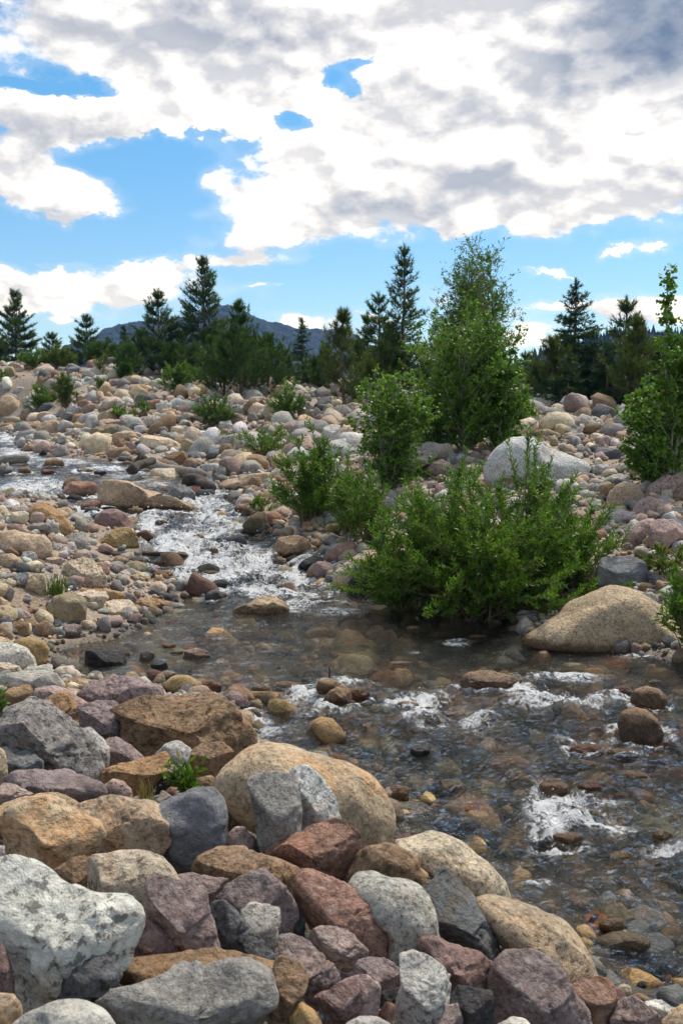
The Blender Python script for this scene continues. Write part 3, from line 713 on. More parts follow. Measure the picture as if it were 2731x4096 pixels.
small orange stone barely above the calm pool|orange sm r w|e 1060 1068 92 28
small red brown stone left of the pink white flat rock in the pool|redb sm r w|e 1108 1115 88 26
tiny pale stone at the edge of the big cream flat boulder|lgrey sm r w|e 868 950 42 32
red brown stone in the shallows below the driftwood stick|redb st r w|e 1025 553 92 50
dark brown rock at the end of the driftwood stick|brown gn a w|1080,510 1120,480 1165,485 1195,550 1140,535
dark grey stone at the foot of the white rapids|dgrey sm r w|e 1352 757 142 70
brown stone left of the dark grey stone at the rapids foot|brown sm r w|e 1195 737 62 34
small brown stone in the shallows near the flat orange slab|redb sm r w|e 1105 742 60 32
dark stone just off the tip of the flat orange slab|dgrey sm r w|e 1090 795 54 30
brown wet stone in the rapids below the long tan outcrop|brown st r w|e 1010 300 84 36
orange wet stone at the right of the white rapids|gold sm r w|e 1340 475 48 36
golden wet stone low in the white rapids|gold st r w|e 1325 614 100 32
golden stone in the upper white rapids|gold sm r w|e 1245 392 60 34
@900,1900,1.568|boulders on the right bank and midstream
long tan island rock at the foot of the rapids|tan st s w|45,870 60,830 150,800 210,760 280,752 360,785 405,830 400,878 250,888
red brown oblong boulder on the right side of the rapids|redb sm r w|113,310 150,265 230,230 310,222 352,250 350,310 280,340 190,355 130,345
grey tan round boulder under the small willow|olive sm r g|415,230 430,170 480,150 540,155 570,200 555,250 480,285 430,260
white rock with black flecks left of the big willow|white gr a g|550,290 580,220 630,210 710,225 770,270 740,300 620,325 570,325
brown wet rock below the white black flecked rock|brown st r g -0.3|600,350 640,310 720,295 765,310 770,340 690,358
tan flat stone below the red brown oblong boulder|tan st s w -0.2|230,355 280,330 350,318 385,340 350,364
pinkish rounded stone above the dark grey brown boulder|pink gr r w|e 460 368 132 75
dark grey brown rough boulder at the right of the rapids|brown gr a w -0.3|295,450 330,400 400,378 480,380 540,430 540,480 470,507 360,495
small tan stone right of the dark grey brown rough boulder|tan gr r w|e 570 440 82 80
cream rounded stone on the gravel spit|cream gr r g|e 655 402 136 75
small pale stone behind the cream rounded stone|lgrey sm r g|e 735 345 66 26
smooth red brown boulder left of the orange patched boulder|redb sm r w|612,560 630,500 700,440 770,415 820,430 820,490 760,555 680,580
big orange patched boulder with a grey vein left of the big willow|cream st r w -0.2|660,690 680,620 740,560 810,500 870,465 940,470 1000,530 1080,580 1145,660 1080,695 950,705 800,728 690,722
dark wet slab with water pouring past left of the orange patched boulder|black gn s w|450,570 490,530 560,505 620,520 610,585 520,605
dark red brown stone at the upper right of the rapids|redb st r w|e 122 210 126 70
brown stone left of the white black flecked rock|brown sm r g|e 520 322 82 76
brown upright boulder beside the broad smooth tan slab|brown st r g|140,50 170,10 220,15 250,80 220,112 170,105
tan rock partly covered by the left end of the small willow|tan sm r g|e 283 130 128 82
blue grey rock left of the tan rock under the small willow|blue qz a w|e 178 143 98 76
orange rock between the small willow and the big willow|orange st r g|e 862 97 118 76
brown grey boulder at the water under the big willow|brown gr a w|1315,810 1360,750 1420,710 1500,700 1560,760 1550,812 1450,828
brown round stone topping the little rock pile in midstream|brown sm r w -0.2|565,1335 590,1290 640,1278 700,1290 718,1320 680,1357 590,1362
dark stone left of the round stone of the midstream pile|dgrey sm r w|e 525 1288 96 46
tan brown stone in front of the midstream pile|brown st a w -0.2|600,1411 660,1350 730,1315 790,1350 797,1411 700,1440
brown wet stone right of the midstream pile|rust st r w|e 848 1376 126 86
brown wet stone beside the white water left of the dark wet slab|brown st r w|e 340 545 78 48
@900,1900,1.568|stones under the shallow water
golden yellow stone in the riffle left of the midstream pile|gold sm r s|e 225 1345 116 58
orange brown stone in the riffle touching the midstream pile|orange st r s|e 380 1325 180 86
orange stone just under the pool surface, right of midstream|orange sm r s|e 1175 965 82 42
orange brown stone just under the water before the big willow|orange st r s|e 1340 985 152 46
small brown stone under the middle of the pool|brown sm r s|e 675 1120 62 32
flat tan stone under the pool below the foam|tan st r s|e 860 960 122 24
tan stone under the pool right of midstream|tan st r s|e 1100 1182 152 36
dark red stone in the riffle right of the midstream pile|redb st r s|e 1110 1345 122 60
@1731,1900,1.568|boulders on the right bank
giant smooth tan boulder lying at the right water edge|tan gr r w|505,1030 620,960 770,880 880,800 1000,750 1130,712 1240,715 1340,760 1440,820 1568,920 1720,1000 1790,1120 1568,1145 1300,1138 1200,1112 1100,1082 850,1078 720,1062 600,1048
dark blue grey banded boulder behind the giant tan boulder|blue gn b g|1010,740 1030,600 1060,520 1150,508 1270,515 1330,570 1360,620 1355,715 1270,740 1130,750 1050,755
round pale stone left of the dark blue grey banded boulder|cream sm r g|905,640 900,570 950,540 1010,545 1030,580 1010,660 960,695 920,680
large round tan boulder on the right bank above the gravel|tan gr r g|1085,210 1090,140 1140,60 1200,40 1270,60 1320,130 1320,190 1250,225 1150,228
huge pitted brown tan boulder at the right edge|pink cg r g|1330,120 1360,60 1450,0 1568,-20 1640,30 1640,140 1500,168 1400,162
pinkish tan boulder in front of the large round tan boulder|pink gr r g|1240,240 1280,170 1350,133 1430,150 1510,190 1450,238 1330,255
blue grey boulder at the right edge below the pitted boulder|blue qz a g|1385,265 1430,230 1530,200 1620,200 1620,300 1500,285 1430,275
brown cracked block at the right edge beside the pale pink boulder|pink st b g -0.2|1350,360 1360,310 1420,270 1500,275 1568,310 1600,400 1500,445 1400,470 1370,435
pale pink boulder left of the brown cracked block|pink gr r g|1180,410 1220,350 1310,285 1390,272 1380,330 1360,420 1300,452 1210,448
red brown stone left of the large round tan boulder|brown st r g|e 1095 95 106 86
grey flat rock above the large round tan boulder|lgrey gr s g|e 1160 25 142 66
pale flat rock at the right edge above the giant tan boulder|lgrey gr s g|1400,570 1430,520 1490,500 1568,550 1600,610 1500,615
pale grey stone at the left shoulder of the giant tan boulder|lgrey gr a g|860,800 890,755 950,742 1000,755 950,795 880,820
grey stone at the water left of the giant tan boulder|grey gr a g|730,880 750,820 800,800 850,815 830,855 770,875
dark rock under the leaves right of the dark blue grey banded boulder|dgrey qz a g|e 1405 665 104 92
tan stone in the still water before the big willow|tan sm r w|e 512 890 92 42
small wine red stone in the still water before the big willow|wine sm r w|e 238 910 92 36
small pale stone at the water edge below the big willow|lgrey sm r w|e 370 860 34 18
pinkish tall rock showing through the top right of the big willow|pink gr a g|600,220 620,120 670,75 700,90 690,200
dark flat stone left of the large round tan boulder|dgrey sm s g|e 1058 150 62 42
pinkish flat stone on the gravel below the dark flat stone|pink gr s g|e 1068 243 112 42
small blue grey stone left of the pinkish tan boulder|blue sm s g|e 1180 240 62 30
pale rock right below the brown cracked block|lgrey gr r g|e 1550 450 120 84
orange brown stone below the brown cracked block|orange st r g|e 1460 482 82 42
@1731,1900,1.568|rocks standing in the stream
big wet brown black rock with water breaking behind it, right of midstream|brown st s w|165,1335 175,1270 230,1240 350,1235 480,1250 560,1290 480,1342 320,1368 200,1358
@1731,1900,1.568|stones under the shallow water
golden wet stone in the right riffle|gold st r s|e 795 1265 122 82
dark blue stone under the right riffle|blue sm r s|e 945 1250 132 88
olive stone in the riffle at the right edge|olive st r s|e 1395 1300 104 48
gold stone under the riffle below the big wet rock|gold st r s|e 640 1382 152 52
rust stone just under the water before the giant tan boulder|rust st r s|e 270 1018 122 44
orange stone at the foot of the giant tan boulder|orange sm r s|e 1125 1108 112 50
@0,1000,1.6505|boulders on the far bank
big tan grey round boulder at the left edge of the far bank|tan gr r g|0,1000 20,965 80,960 130,1000 155,1060 110,1100 40,1098 -30,1050
big tan oblong boulder at the head of the stream|tan gr r w|215,1210 240,1160 300,1130 380,1122 425,1155 425,1215 360,1245 270,1256 225,1240
long brown flat rock lying in the upper stream|brown st s w|130,1320 180,1285 250,1270 350,1290 360,1330 250,1342 140,1337
dark brown wet rock in the upper stream|brown sm r w|275,1435 310,1385 360,1368 420,1390 425,1430 340,1442
orange brown rock above the head of the stream|brown st r g|130,1110 150,1075 210,1068 260,1100 250,1130 170,1138
black wet rock beside the topmost little waterfall|black sm a w|40,1165 70,1125 130,1115 150,1140 110,1185 60,1192
tan rock right of the orange brown rock above the stream head|tan sm r g|e 300 1098 116 66
dark red brown wet rock left of the big tan oblong boulder|wine sm r w|90,1270 130,1200 190,1190 230,1240 230,1265 150,1274
tan rock behind the right end of the big tan oblong boulder|tan sm r g 0.5|e 430 1140 112 92
orange tan rounded rock on the far bank below the pale round stone|orange sm r g|465,1125 490,1085 550,1078 585,1120 560,1148 490,1152
pale round stone right of the far bank willow clump|lgrey gr r g|e 495 1055 72 58
tan flat stone below the orange tan rounded rock|tan sm r g|e 540 1163 112 52
pale grey flat stone right of the big tan oblong boulder|lgrey sm s g|e 500 1197 126 50
pale grey rock left of the pink white slab|lgrey gr a g|e 625 1145 122 76
pink white slab on the far bank|pink gr s g|680,1130 720,1115 820,1118 875,1155 850,1192 740,1184
brown tan boulder in front of the pink white slab|olive sm a g|575,1210 620,1170 700,1150 790,1150 805,1190 740,1252 660,1245 600,1243
grey flat rock pointing at the upper stream|dgrey gn s g|340,1305 380,1245 430,1240 460,1290 400,1322
tan orange flat boulder between the brown tan and orange cream boulders|tan st s g|720,1240 780,1195 870,1185 920,1240 860,1283 760,1264
big orange cream flat boulder in the middle of the far bank|cream st s g|890,1290 920,1225 980,1213 1100,1235 1180,1270 1205,1300 1120,1313 960,1318
pale rounded rock above the orange cream flat boulder|lgrey gr r g|e 932 1190 96 66
tan rounded rock left of the dark grey block on the far bank|cream gr r g|e 1000 1140 76 80
dark grey block on the far bank|dgrey gr b g|1035,1150 1050,1095 1110,1088 1170,1110 1180,1140 1090,1167
red brown boulder on the upper far bank|redb sm r g|967,1050 980,1000 1030,978 1080,985 1100,1020 1060,1072 1000,1077
white pink stone leaning on the red brown boulder of the far bank|lgrey gr r g -0.5|e 1080 1045 82 72
small tan stone right of the white pink stone|tan sm r g -0.5|e 1115 1072 82 46
pale pink rounded rock right of the red brown boulder|pink gr r g|1165,1080 1190,1030 1230,1012 1268,1040 1255,1082 1200,1097
pale grey tan boulder high on the far bank below the young pines|lgrey gr a g|1185,960 1195,910 1240,895 1280,920 1320,970 1280,987 1210,982
white egg shaped stone on the far bank slope|white sm r g|e 830 1003 66 50
dark banded stone left of the white egg shaped stone|grey gn r g|e 783 973 62 56
pinkish flat rock on the slope above the dark banded stone|pink sm s g|e 712 935 102 62
broad tan flat rock on the slope right of the far willow clump|tan sm s g|e 575 985 152 82
dark grey rock under the far willow clump|dgrey gn r g|250,1060 290,1015 340,1005 380,1040 360,1067 280,1072
dark grey block on the skyline of the far bank|blue qz b g|437,810 460,770 500,762 540,790 530,828 460,833
tan stone below the dark grey skyline block|tan sm r g|e 500 837 72 46
pale stone below the tan stone under the skyline block|lgrey sm r g|e 495 862 62 42
brown blocky rock on the upper left of the far bank|brown gr b g|245,870 270,830 330,828 335,860 290,902 250,892
grey white rock at the upper left of the far bank|lgrey gn r g|e 138 925 86 46
pale rock on the skyline at the far left|cream sm r g|e 110 782 82 50
brown stone on the skyline at the far left|brown sm r g|e 190 775 56 42
pale pink stone on the skyline beside the green shrub|pink sm r g|e 290 780 82 46
red brown stone right of the brown blocky rock|redb sm r g|e 358 825 62 46
tan rock below the red brown stone on the upper far bank|tan st b g|e 400 848 82 50
pale rock below the brown blocky rock|pink gr r g|e 320 915 82 62
tan stone right of the skyline block|tan st r g|e 605 808 82 42
white stone on the skyline before the dark pines|white gr r g|e 735 778 72 38
grey stone below the tan stone right of the skyline block|grey sm r g|e 612 838 52 38
small orange stone alone on the far bank gravel|orange sm r g|e 898 932 34 32
big brown tan boulder at the right of the upper stream|brown st a g|1070,1420 1085,1360 1140,1330 1210,1325 1245,1380 1220,1422 1120,1433
blue grey upright rock right of the big brown tan boulder|blue gr a g|1235,1380 1250,1335 1300,1320 1335,1380 1300,1422 1255,1418
tan brown rounded rock right of the blue grey upright rock|tan st r g|1365,1430 1385,1385 1440,1375 1485,1410 1480,1442 1400,1452
pale grey rounded rock above the tan brown rounded rock|lgrey gr r g|e 1420 1330 92 86
brown rounded rock right of the pale grey rounded rock|brown gr r g|e 1495 1330 102 102
pale white flat rock on the far bank right of the orange cream boulder|white gr s g|e 1320 1218 102 56
tan flat rock right of the orange cream flat boulder|tan sm r g|e 1210 1245 112 62
orange flat rock under the pale white flat rock|orange sm r g|e 1305 1255 102 50
pale cube shaped rock on the far bank under the willow|lgrey gr b g|1440,1185 1450,1130 1520,1125 1540,1160 1520,1188
yellow white cracked rock below the dark grey block|cream gr b g|e 1190 1190 122 66
grey rounded rock left of the yellow white cracked rock|grey sm r g|e 1068 1188 96 64
cream stone above the upper stream|cream gr r g|e 672 1295 66 52
tan rounded stone right of the cream stone above the upper stream|tan gr r g|e 740 1325 86 62
brown angular stone above the tan rounded stone|brown st a g|e 800 1282 82 66
orange brown stone at the upper stream edge|orange sm r w|e 665 1357 102 44
dark stone at the upper stream edge beside the orange brown one|dgrey sm r w|e 588 1357 52 38
dark grey wet rock in the upper stream below the bank stones|dgrey gn r w|e 840 1385 122 50
olive yellow flat rock in the upper stream|gold sm s w|e 565 1458 116 32
tan grey rock in front of the log at the left edge|grey gr r w|e 38 1455 82 68
brown rock in the upper stream right of the log|brown sm r w|e 165 1458 92 50
rust brown flat rock in the upper stream|rust sm s w|e 315 1465 96 36
dark flat rock in the upper stream left of the driftwood|dgrey sm s w|e 665 1470 92 32
@850,950,1.6505|boulders on the right bank
white faceted boulder on the gravel left of the small aspen|white sm a g|715,1310 735,1250 790,1230 845,1240 845,1330 820,1372 760,1358
pale tan rock touching the white faceted boulder|cream gr r g|e 885 1288 82 76
blue grey rock left of the white faceted boulder|blue gn r g|e 610 1335 132 86
grey banded flat rock below the white faceted boulder|lgrey gn s g|e 750 1395 152 62
dark grey stone below the pale tan rock near the small aspen|grey gr r g|e 930 1390 76 56
big grey granite boulder behind the middle willow|grey gr r g|50,1370 80,1310 150,1288 220,1300 262,1350 200,1383 100,1393
brown rounded rock below the big grey granite boulder|brown gr r g|e 88 1408 96 96
tan rounded rock beside the brown rounded rock|olive gr r g -0.3|e 130 1445 96 92
tan rock at the stream below the brown rounded rock|tan sm r g|e 35 1500 102 82
dark brown wet rock at the stream left of the brown banded boulder|brown gr a w|60,1565 90,1500 150,1485 220,1520 240,1560 150,1578
brown banded boulder beside the cream long boulder|brown gr r g|205,1500 240,1450 310,1440 370,1480 390,1530 290,1553 225,1533
cream long boulder half hidden by the small willow|cream gr s g|340,1570 420,1520 560,1480 660,1465 700,1500 640,1550 500,1603 380,1613
white grey rock below the small aspen|lgrey gr a g|e 1030 1520 142 86
tan rock left of the white grey rock below the small aspen|tan gr r g|e 900 1490 112 72
huge flat grey boulder between the small aspen and the tall aspen|grey gr s g|1050,1590 1120,1530 1230,1440 1320,1365 1430,1345 1560,1360 1600,1420 1500,1480 1300,1563 1200,1623 1080,1643
tan boulder in front of the huge flat grey boulder|pink gr r g -0.3|1400,1540 1440,1480 1510,1465 1568,1490 1580,1560 1480,1583
yellow tan stone below the young pine trunks|tan sm r g|e 262 1093 66 52
pink stone right of the yellow tan stone|pink sm r g|e 330 1080 82 46
pale stone below the yellow tan stone|lgrey gr r g|e 262 1142 62 52
pale stone left of the round shrub on the far bank|lgrey gr a g|e 350 1172 66 52
dark grey stone on the gravel right of the round shrub|dgrey qz r g|e 715 1180 82 46
black stone left of the top of the small aspen|black qz b g|e 935 1195 72 52
tan boulder on the crest below the young pine|cream sm r g|e 942 1112 96 44
brown stone at the foot of the young pine|brown sm a g|e 865 1093 62 34
grey stone at the foot of the round shrub|grey sm r g|e 515 1187 56 34
white stone below the round shrub|white gr r g|e 412 1250 52 42
grey white stone on the crest beside the narrow pine|lgrey gr a g|e 560 968 52 38
pale tan boulder showing behind the small aspen|cream gr r g|1295,1080 1320,1050 1370,1045 1440,1085 1420,1122 1330,1133
cream flat stone on the crest left of the tan crest boulder|cream sm r g|e 840 1135 82 36
@1781,950,1.6505|boulders on the right bank
huge white granite boulder in the middle of the right bank|white gr r g|290,1440 330,1380 400,1330 490,1315 570,1330 680,1380 780,1420 880,1460 955,1500 920,1553 850,1603 700,1643 400,1655 270,1603 265,1500
tan angular boulder on the crest above the huge white boulder|tan gr a g|605,1260 620,1205 670,1185 740,1225 760,1260 730,1298 640,1303
grey brown tilted boulder right of the tan angular crest boulder|grey gr a g|765,1320 800,1265 850,1233 905,1270 900,1312 830,1338
tan pointed boulder highest on the right crest|cream gr a g|1005,1220 1030,1175 1080,1153 1120,1200 1090,1227
brown rounded boulder at the crest beside the tall aspen|brown gr r g|530,1180 550,1130 600,1118 650,1160 640,1192 570,1192
dark brown rock under the right side of the tall aspen|brown sm r g|e 530 1268 102 82
small dark grey upright stone left of the tan angular crest boulder|dgrey sm a g|e 590 1240 46 62
grey rounded rock above the huge white boulder|grey gr r g|e 660 1305 112 66
tan rounded stone between the tan angular and grey tilted boulders|tan sm r g|e 765 1283 76 62
blue grey veined stone right of the huge white boulder|blue qz r g|e 847 1372 76 80
rose pink stone right of the blue grey veined stone|redb gr r g|e 927 1362 92 52
small pink stone below the blue grey veined stone|pink qz a g|e 852 1425 56 56
blue grey rounded stone below the rose pink stone|blue sm r g|e 912 1417 78 62
brown pink rounded rock below the grey crest stones|pink gr r g|e 1040 1345 112 76
dark brown overhanging rock above the sand hollow|dgrey gn s g|985,1420 1000,1385 1060,1378 1150,1400 1185,1440 1120,1472 1010,1473
grey stone below the tan pointed crest boulder|grey gr r g|e 1000 1288 72 46
pale speckled rock below the sand hollow|lgrey gr r g|e 1030 1535 132 76
red brown rounded rock at the foot of the right aspen|redb sm r g|1380,1570 1395,1500 1440,1478 1490,1500 1470,1563 1420,1588
brown rock left of the red brown rounded rock|brown sm a g|e 1272 1540 122 62
pale grey stone left of the tan pointed crest boulder|lgrey sm r g|e 980 1207 62 42
"""
# ------------------------------------------------------------------ vegetation
def leaf_material(name, c1, c2, trans=0.35, rough=0.5, old=False):
    m, nt, out = new_mat(name)
    t = nd(nt, 'Attribute', attribute_name='tint').outputs['Fac']
    co = nd(nt, 'TexCoord').outputs['Object']
    n = noise(nt, co, 1.6, 3).outputs[0]
    f = mth(nt, 'MULTIPLY_ADD', mth(nt, 'SUBTRACT', n, 0.5), 0.9, t, clamp=True)
    col = mixc(nt, f, c1, c2)
    if old: col = mixc(nt, mapr(nt, t, 0.955, 0.975, 0.0, 0.8), col, (.26, .19, .05))     # a few yellowed leaves
    p = nd(nt, 'BsdfPrincipled', {'Base Color': col, 'Roughness': rough, 'Specular IOR Level': 0.3})
    tr = nd(nt, 'BsdfTranslucent', {'Color': vm(nt, 'MULTIPLY', col, (1.2, 1.3, 0.6))})
    mx = nd(nt, 'MixShader', {0: trans, 1: p.outputs[0], 2: tr.outputs[0]})
    nt.links.new(mx.outputs[0], out.inputs[0])
    return m
def bark_material(name, c1, c2, scale=18, grain=(1, 1, .35)):
    m, nt, out = new_mat(name)
    co = nd(nt, 'TexCoord').outputs['Object']
    n = noise(nt, vm(nt, 'MULTIPLY', co, grain), scale, 5, 0.65).outputs[0]
    col = mixc(nt, mapr(nt, n, 0.35, 0.65), c1, c2)
    p = nd(nt, 'BsdfPrincipled', {'Base Color': col, 'Roughness': 0.9, 'Normal': bump(nt, n, 0.02)})
    nt.links.new(p.outputs[0], out.inputs[0])
    return m
BARK = bark_material('pine_bark', (.085, .06, .045), (.21, .15, .11))
BARK_ASPEN = bark_material('aspen_bark', (.20, .20, .14), (.42, .41, .30), 9)
BARK_WILLOW = bark_material('willow_bark', (.12, .085, .05), (.27, .21, .11))
NEEDLE = leaf_material('pine_needles', (.020, .043, .010), (.072, .125, .024), 0.2)
NEEDLE_Y = leaf_material('young_pine_needles', (.017, .046, .007), (.066, .135, .016), 0.25)
NEEDLE_S = leaf_material('spruce_needles', (.016, .040, .013), (.050, .105, .030), 0.2)
NEEDLE_O = leaf_material('olive_pine_needles', (.034, .056, .009), (.095, .135, .022), 0.25)
LEAF_W = leaf_material('willow_leaves', (.036, .095, .009), (.165, .295, .030), 0.35, 0.42, True)
LEAF_A = leaf_material('aspen_leaves', (.050, .118, .012), (.170, .310, .034), 0.38, 0.42, True)
LEAF_D = leaf_material('dark_willow_leaves', (.045, .092, .014), (.130, .220, .034), 0.35, 0.45)
LEAF_Y = leaf_material('yellow_green_leaves', (.055, .10, .016), (.16, .20, .035), 0.35)
GRASSM = leaf_material('grass_blades', (.05, .10, .018), (.14, .20, .04), 0.35)
DRYM = leaf_material('dry_grass_blades', (.16, .12, .05), (.32, .26, .11), 0.3)

def tubes(paths, sides=5):
    """paths: list of (points (n,3), radii (n,)) -> verts, quads"""
    V, F, base = [], [], 0
    a = np.arange(sides) / sides * 2 * np.pi
    for P, R in paths:
        P = np.asarray(P, float); n = len(P)
        T = np.gradient(P, axis=0); T /= np.maximum(np.linalg.norm(T, axis=1), 1e-9)[:, None]
        ref = np.where(np.abs(T[:, 2:3]) > 0.9, np.array([[1.0, 0, 0]]), np.array([[0, 0, 1.0]]))
        A = np.cross(T, ref); A /= np.maximum(np.linalg.norm(A, axis=1), 1e-9)[:, None]
        B = np.cross(T, A)
        ring = P[:, None] + np.asarray(R)[:, None, None] * (np.cos(a)[None, :, None] * A[:, None] + np.sin(a)[None, :, None] * B[:, None])
        V.append(ring.reshape(-1, 3))
        i = np.arange(n - 1)[:, None] * sides; j = np.arange(sides)[None]; k = (j + 1) % sides
        q = np.stack([i + j, i + k, i + sides + k, i + sides + j], -1).reshape(-1, 4) + base
        F.append(q); base += n * sides
    return np.concatenate(V), np.concatenate(F)
def unit(v): return v / np.maximum(np.linalg.norm(v, axis=-1, keepdims=True), 1e-9)
def needles(pos, dirn, per, length, width, spread, rng, age=0.5):
    """Tufts of needles: 'per' thin blades fanned about each tuft direction."""
    n = len(pos)
    p = np.repeat(pos, per, 0); d = np.repeat(dirn, per, 0)
    v = unit(d + spread * rng.normal(size=p.shape))
    L = length * rng.uniform(.7, 1.15, (len(p), 1))
    side = unit(np.cross(v, rng.normal(size=p.shape))) * width * 0.5
    p = p + d * rng.uniform(-.5, .5, (len(p), 1)) * length * 0.8
    V = np.stack([p - side, p + side, p + v * L], 1).reshape(-1, 3)
    F = np.arange(len(V)).reshape(-1, 3)
    tint = np.repeat(np.repeat(rng.uniform(0, .45, n) + .6 * np.asarray(age) ** 2 - .1, per) + .2 * rng.uniform(0, 1, n * per), 3)
    return V, F, tint
def leaves(pos, dirn, length, width, rng, round_leaf=False, droop=0.0):
    n = len(pos)
    d = unit(dirn + np.array([0, 0, -droop]))
    nrm = unit(rng.normal(size=(n, 3)) * .75 + np.array([0, 0, .8]))
    s = unit(np.cross(d, nrm)); nrm = np.cross(s, d)
    L = length * rng.uniform(.65, 1.2, (n, 1)); W = width * rng.uniform(.75, 1.15, (n, 1))
    fold = rng.uniform(-.15, .35, (n, 1)) * W
    if round_leaf:
        pts = [pos, pos + d * L * .22 + s * W * .45 + nrm * fold * .5, pos + d * L * .62 + s * W * .45 + nrm * fold * .5, pos + d * L, pos + d * L * .62 - s * W * .45 + nrm * fold * .5, pos + d * L * .22 - s * W * .45 + nrm * fold * .5]
    else:
        pts = [pos, pos + d * L * .33 + s * W * .5 + nrm * fold, pos + d * L * .66 + s * W * .40 + nrm * fold, pos + d * L - nrm * fold * .6, pos + d * L * .66 - s * W * .40 + nrm * fold, pos + d * L * .33 - s * W * .5 + nrm * fold]
    V = np.stack(pts, 1).reshape(-1, 3)
    i = np.arange(n)[:, None] * 6
    F = np.concatenate([i + np.array([[0, 1, 2, 3]]), i + np.array([[0, 3, 4, 5]])])
    tint = np.repeat(rng.uniform(0, 1, n), 6)
    return V, F, tint
def place(x, y, depth=None):
    d = hit_ground(x * K, y * K) if depth is None else depth
    p = at(x * K, y * K, d)
    p[2] = float(ground(p[0], p[1])) - 0.03
    return p, d
def top_height(x, ytop, p, depth):
    return at(x * K, ytop * K, depth)[2] - p[2]
def conifer(name, label, group, x, ytop, ybase, wpx, depth, style='pine', mat=None, seed=0, lean=0.0, sparse=1.0, clear=0.08, full=1.0):
    rng = np.random.default_rng(seed)
    p, d = place(x, ybase, depth)
    H = max(top_height(x, ytop, p, d), 0.5); R = wpx * K / FP * d * 0.5 * 1.28
    root = empty(name, p, label, 'tree', group)
    mat = mat or NEEDLE
    r0 = 0.012 * H + 0.03
    tz = np.linspace(0, 1, 14)
    wob = np.cumsum(rng.normal(size=(14, 2)), 0) * 0.004 * H
    tr = np.stack([wob[:, 0] + lean * H * tz, wob[:, 1], tz * H], 1)
    paths = [(tr, r0 * (1 - tz) ** .8 + 0.008)]
    tp, td, tu = [], [], []
    nb = int({'pine': 19, 'young': 17, 'spruce': 24}[style] * H * sparse) + 14
    nwh = max(6, int(H * {'pine': 2.3, 'young': 2.0, 'spruce': 4.2}[style]))
    for i in range(nb):
        t = clear + (1 - clear) * (i + rng.random()) / nb
        t = t if style == 'spruce' and rng.random() < .4 else clear + (1 - clear) * (math.floor((t - clear) / (1 - clear) * nwh) + rng.uniform(0, .3)) / nwh
        t = min(t, 0.985)
        az = rng.uniform(0, 2 * np.pi)
        if style == 'pine':
            prof = (1 - t) ** 0.72 * min(1, .62 + t * 1.4) ; el = math.radians(-6 + 55 * t * t + rng.normal() * 9)
        elif style == 'young':
            prof = (1 - t) ** 0.88 * min(1, .75 + t); el = math.radians(20 + 46 * t + rng.normal() * 8)
        else:
            prof = (1 - t) ** 0.95 * full; el = math.radians(-8 + 38 * t * t + rng.normal() * 6)
        L = R * prof * rng.uniform(.50, 1.18) + 0.05 * H * (1 - t) * .3 + .08
        b0 = np.array([np.interp(t, tz, tr[:, 0]), np.interp(t, tz, tr[:, 1]), t * H])
        hd = np.array([math.cos(az), math.sin(az), 0])
        s = np.linspace(0, 1, 6)[:, None]
        curve = {'pine': .30, 'young': .36, 'spruce': .12}[style]
        path = b0 + hd * L * s * math.cos(el) + np.array([0, 0, 1.0]) * L * (math.sin(el) * s + curve * s * s - .08 * s * (1 - s))
        paths.append((path, np.linspace(0.0055 * L + .006, .004, 6)))
        side = np.cross(hd, [0, 0, 1.0])
        step = {'pine': .15, 'young': .19, 'spruce': .11}[style] * max(1, H / 7) ** .35
        nt_ = max(2, int(L * (0.75 if style != 'spruce' else .9) / step))
        f0 = {'pine': .34, 'young': .42, 'spruce': .12}[style]
        for u in np.linspace(f0, 1.0, nt_):
            q = np.array([np.interp(u, s[:, 0], path[:, k]) for k in range(3)])
            q2 = np.array([np.interp(min(u + .08, 1.0), s[:, 0], path[:, k]) for k in range(3)]) - np.array([np.interp(u - .08, s[:, 0], path[:, k]) for k in range(3)])
            dr = q2 / (np.linalg.norm(q2) + 1e-9)
            tp.append(q); td.append(dr); tu.append(u)
            rem = (1.0 - u) * L
            for sg in (-1, 1):
                tl = min(.55 * rem + .05, .42 * L) * rng.uniform(.5, 1.1)
                if tl < .07: continue
                dv = unit(dr * .7 + sg * side * .8 + np.array([0, 0, .22 if style != 'spruce' else -.02]) + rng.normal(size=3) * .12)
                m = max(1, int(tl / (step * 1.05)))
                for w in range(m // 2 if style == 'young' else 0, m):
                    tp.append(q + dv * tl * (w + 1) / m); td.append(unit(dv + np.array([0, 0, .25 if style != 'spruce' else 0]))); tu.append(min(1, u * .6 + .5 * (w + 1) / m))
                if tl > .25: paths.append((np.stack([q, q + dv * tl * .55, q + dv * tl]), np.array([.008, .006, .003])))
    # leader
    for u in np.linspace(.90, 1.0, 6):
        tp.append(np.array([np.interp(u, tz, tr[:, 0]), np.interp(u, tz, tr[:, 1]), u * H])); td.append(np.array([0, 0, 1.0])); tu.append(1.0)
    tp = np.array(tp); td = np.array(td)
    g = max(1.0, d / 38.0) ** .5
    if style == 'pine': V, F, T = needles(tp, td, 15, .19 * g, .026 * g, .58, rng, np.array(tu))
    elif style == 'young': V, F, T = needles(tp, td, 30, .20 * g, .020 * g, .60, rng, np.array(tu))
    else: V, F, T = needles(tp, td, 14, .13 * g, .024 * g, .75, rng, np.array(tu))
    tv, tf = tubes(paths, 5)
    mesh_obj('trunk', tv, tf, BARK, root)
    mesh_obj('crown', V, F, mat, root, smooth=False, attrs={'tint': ('FLOAT', 'POINT', T)})
    return root
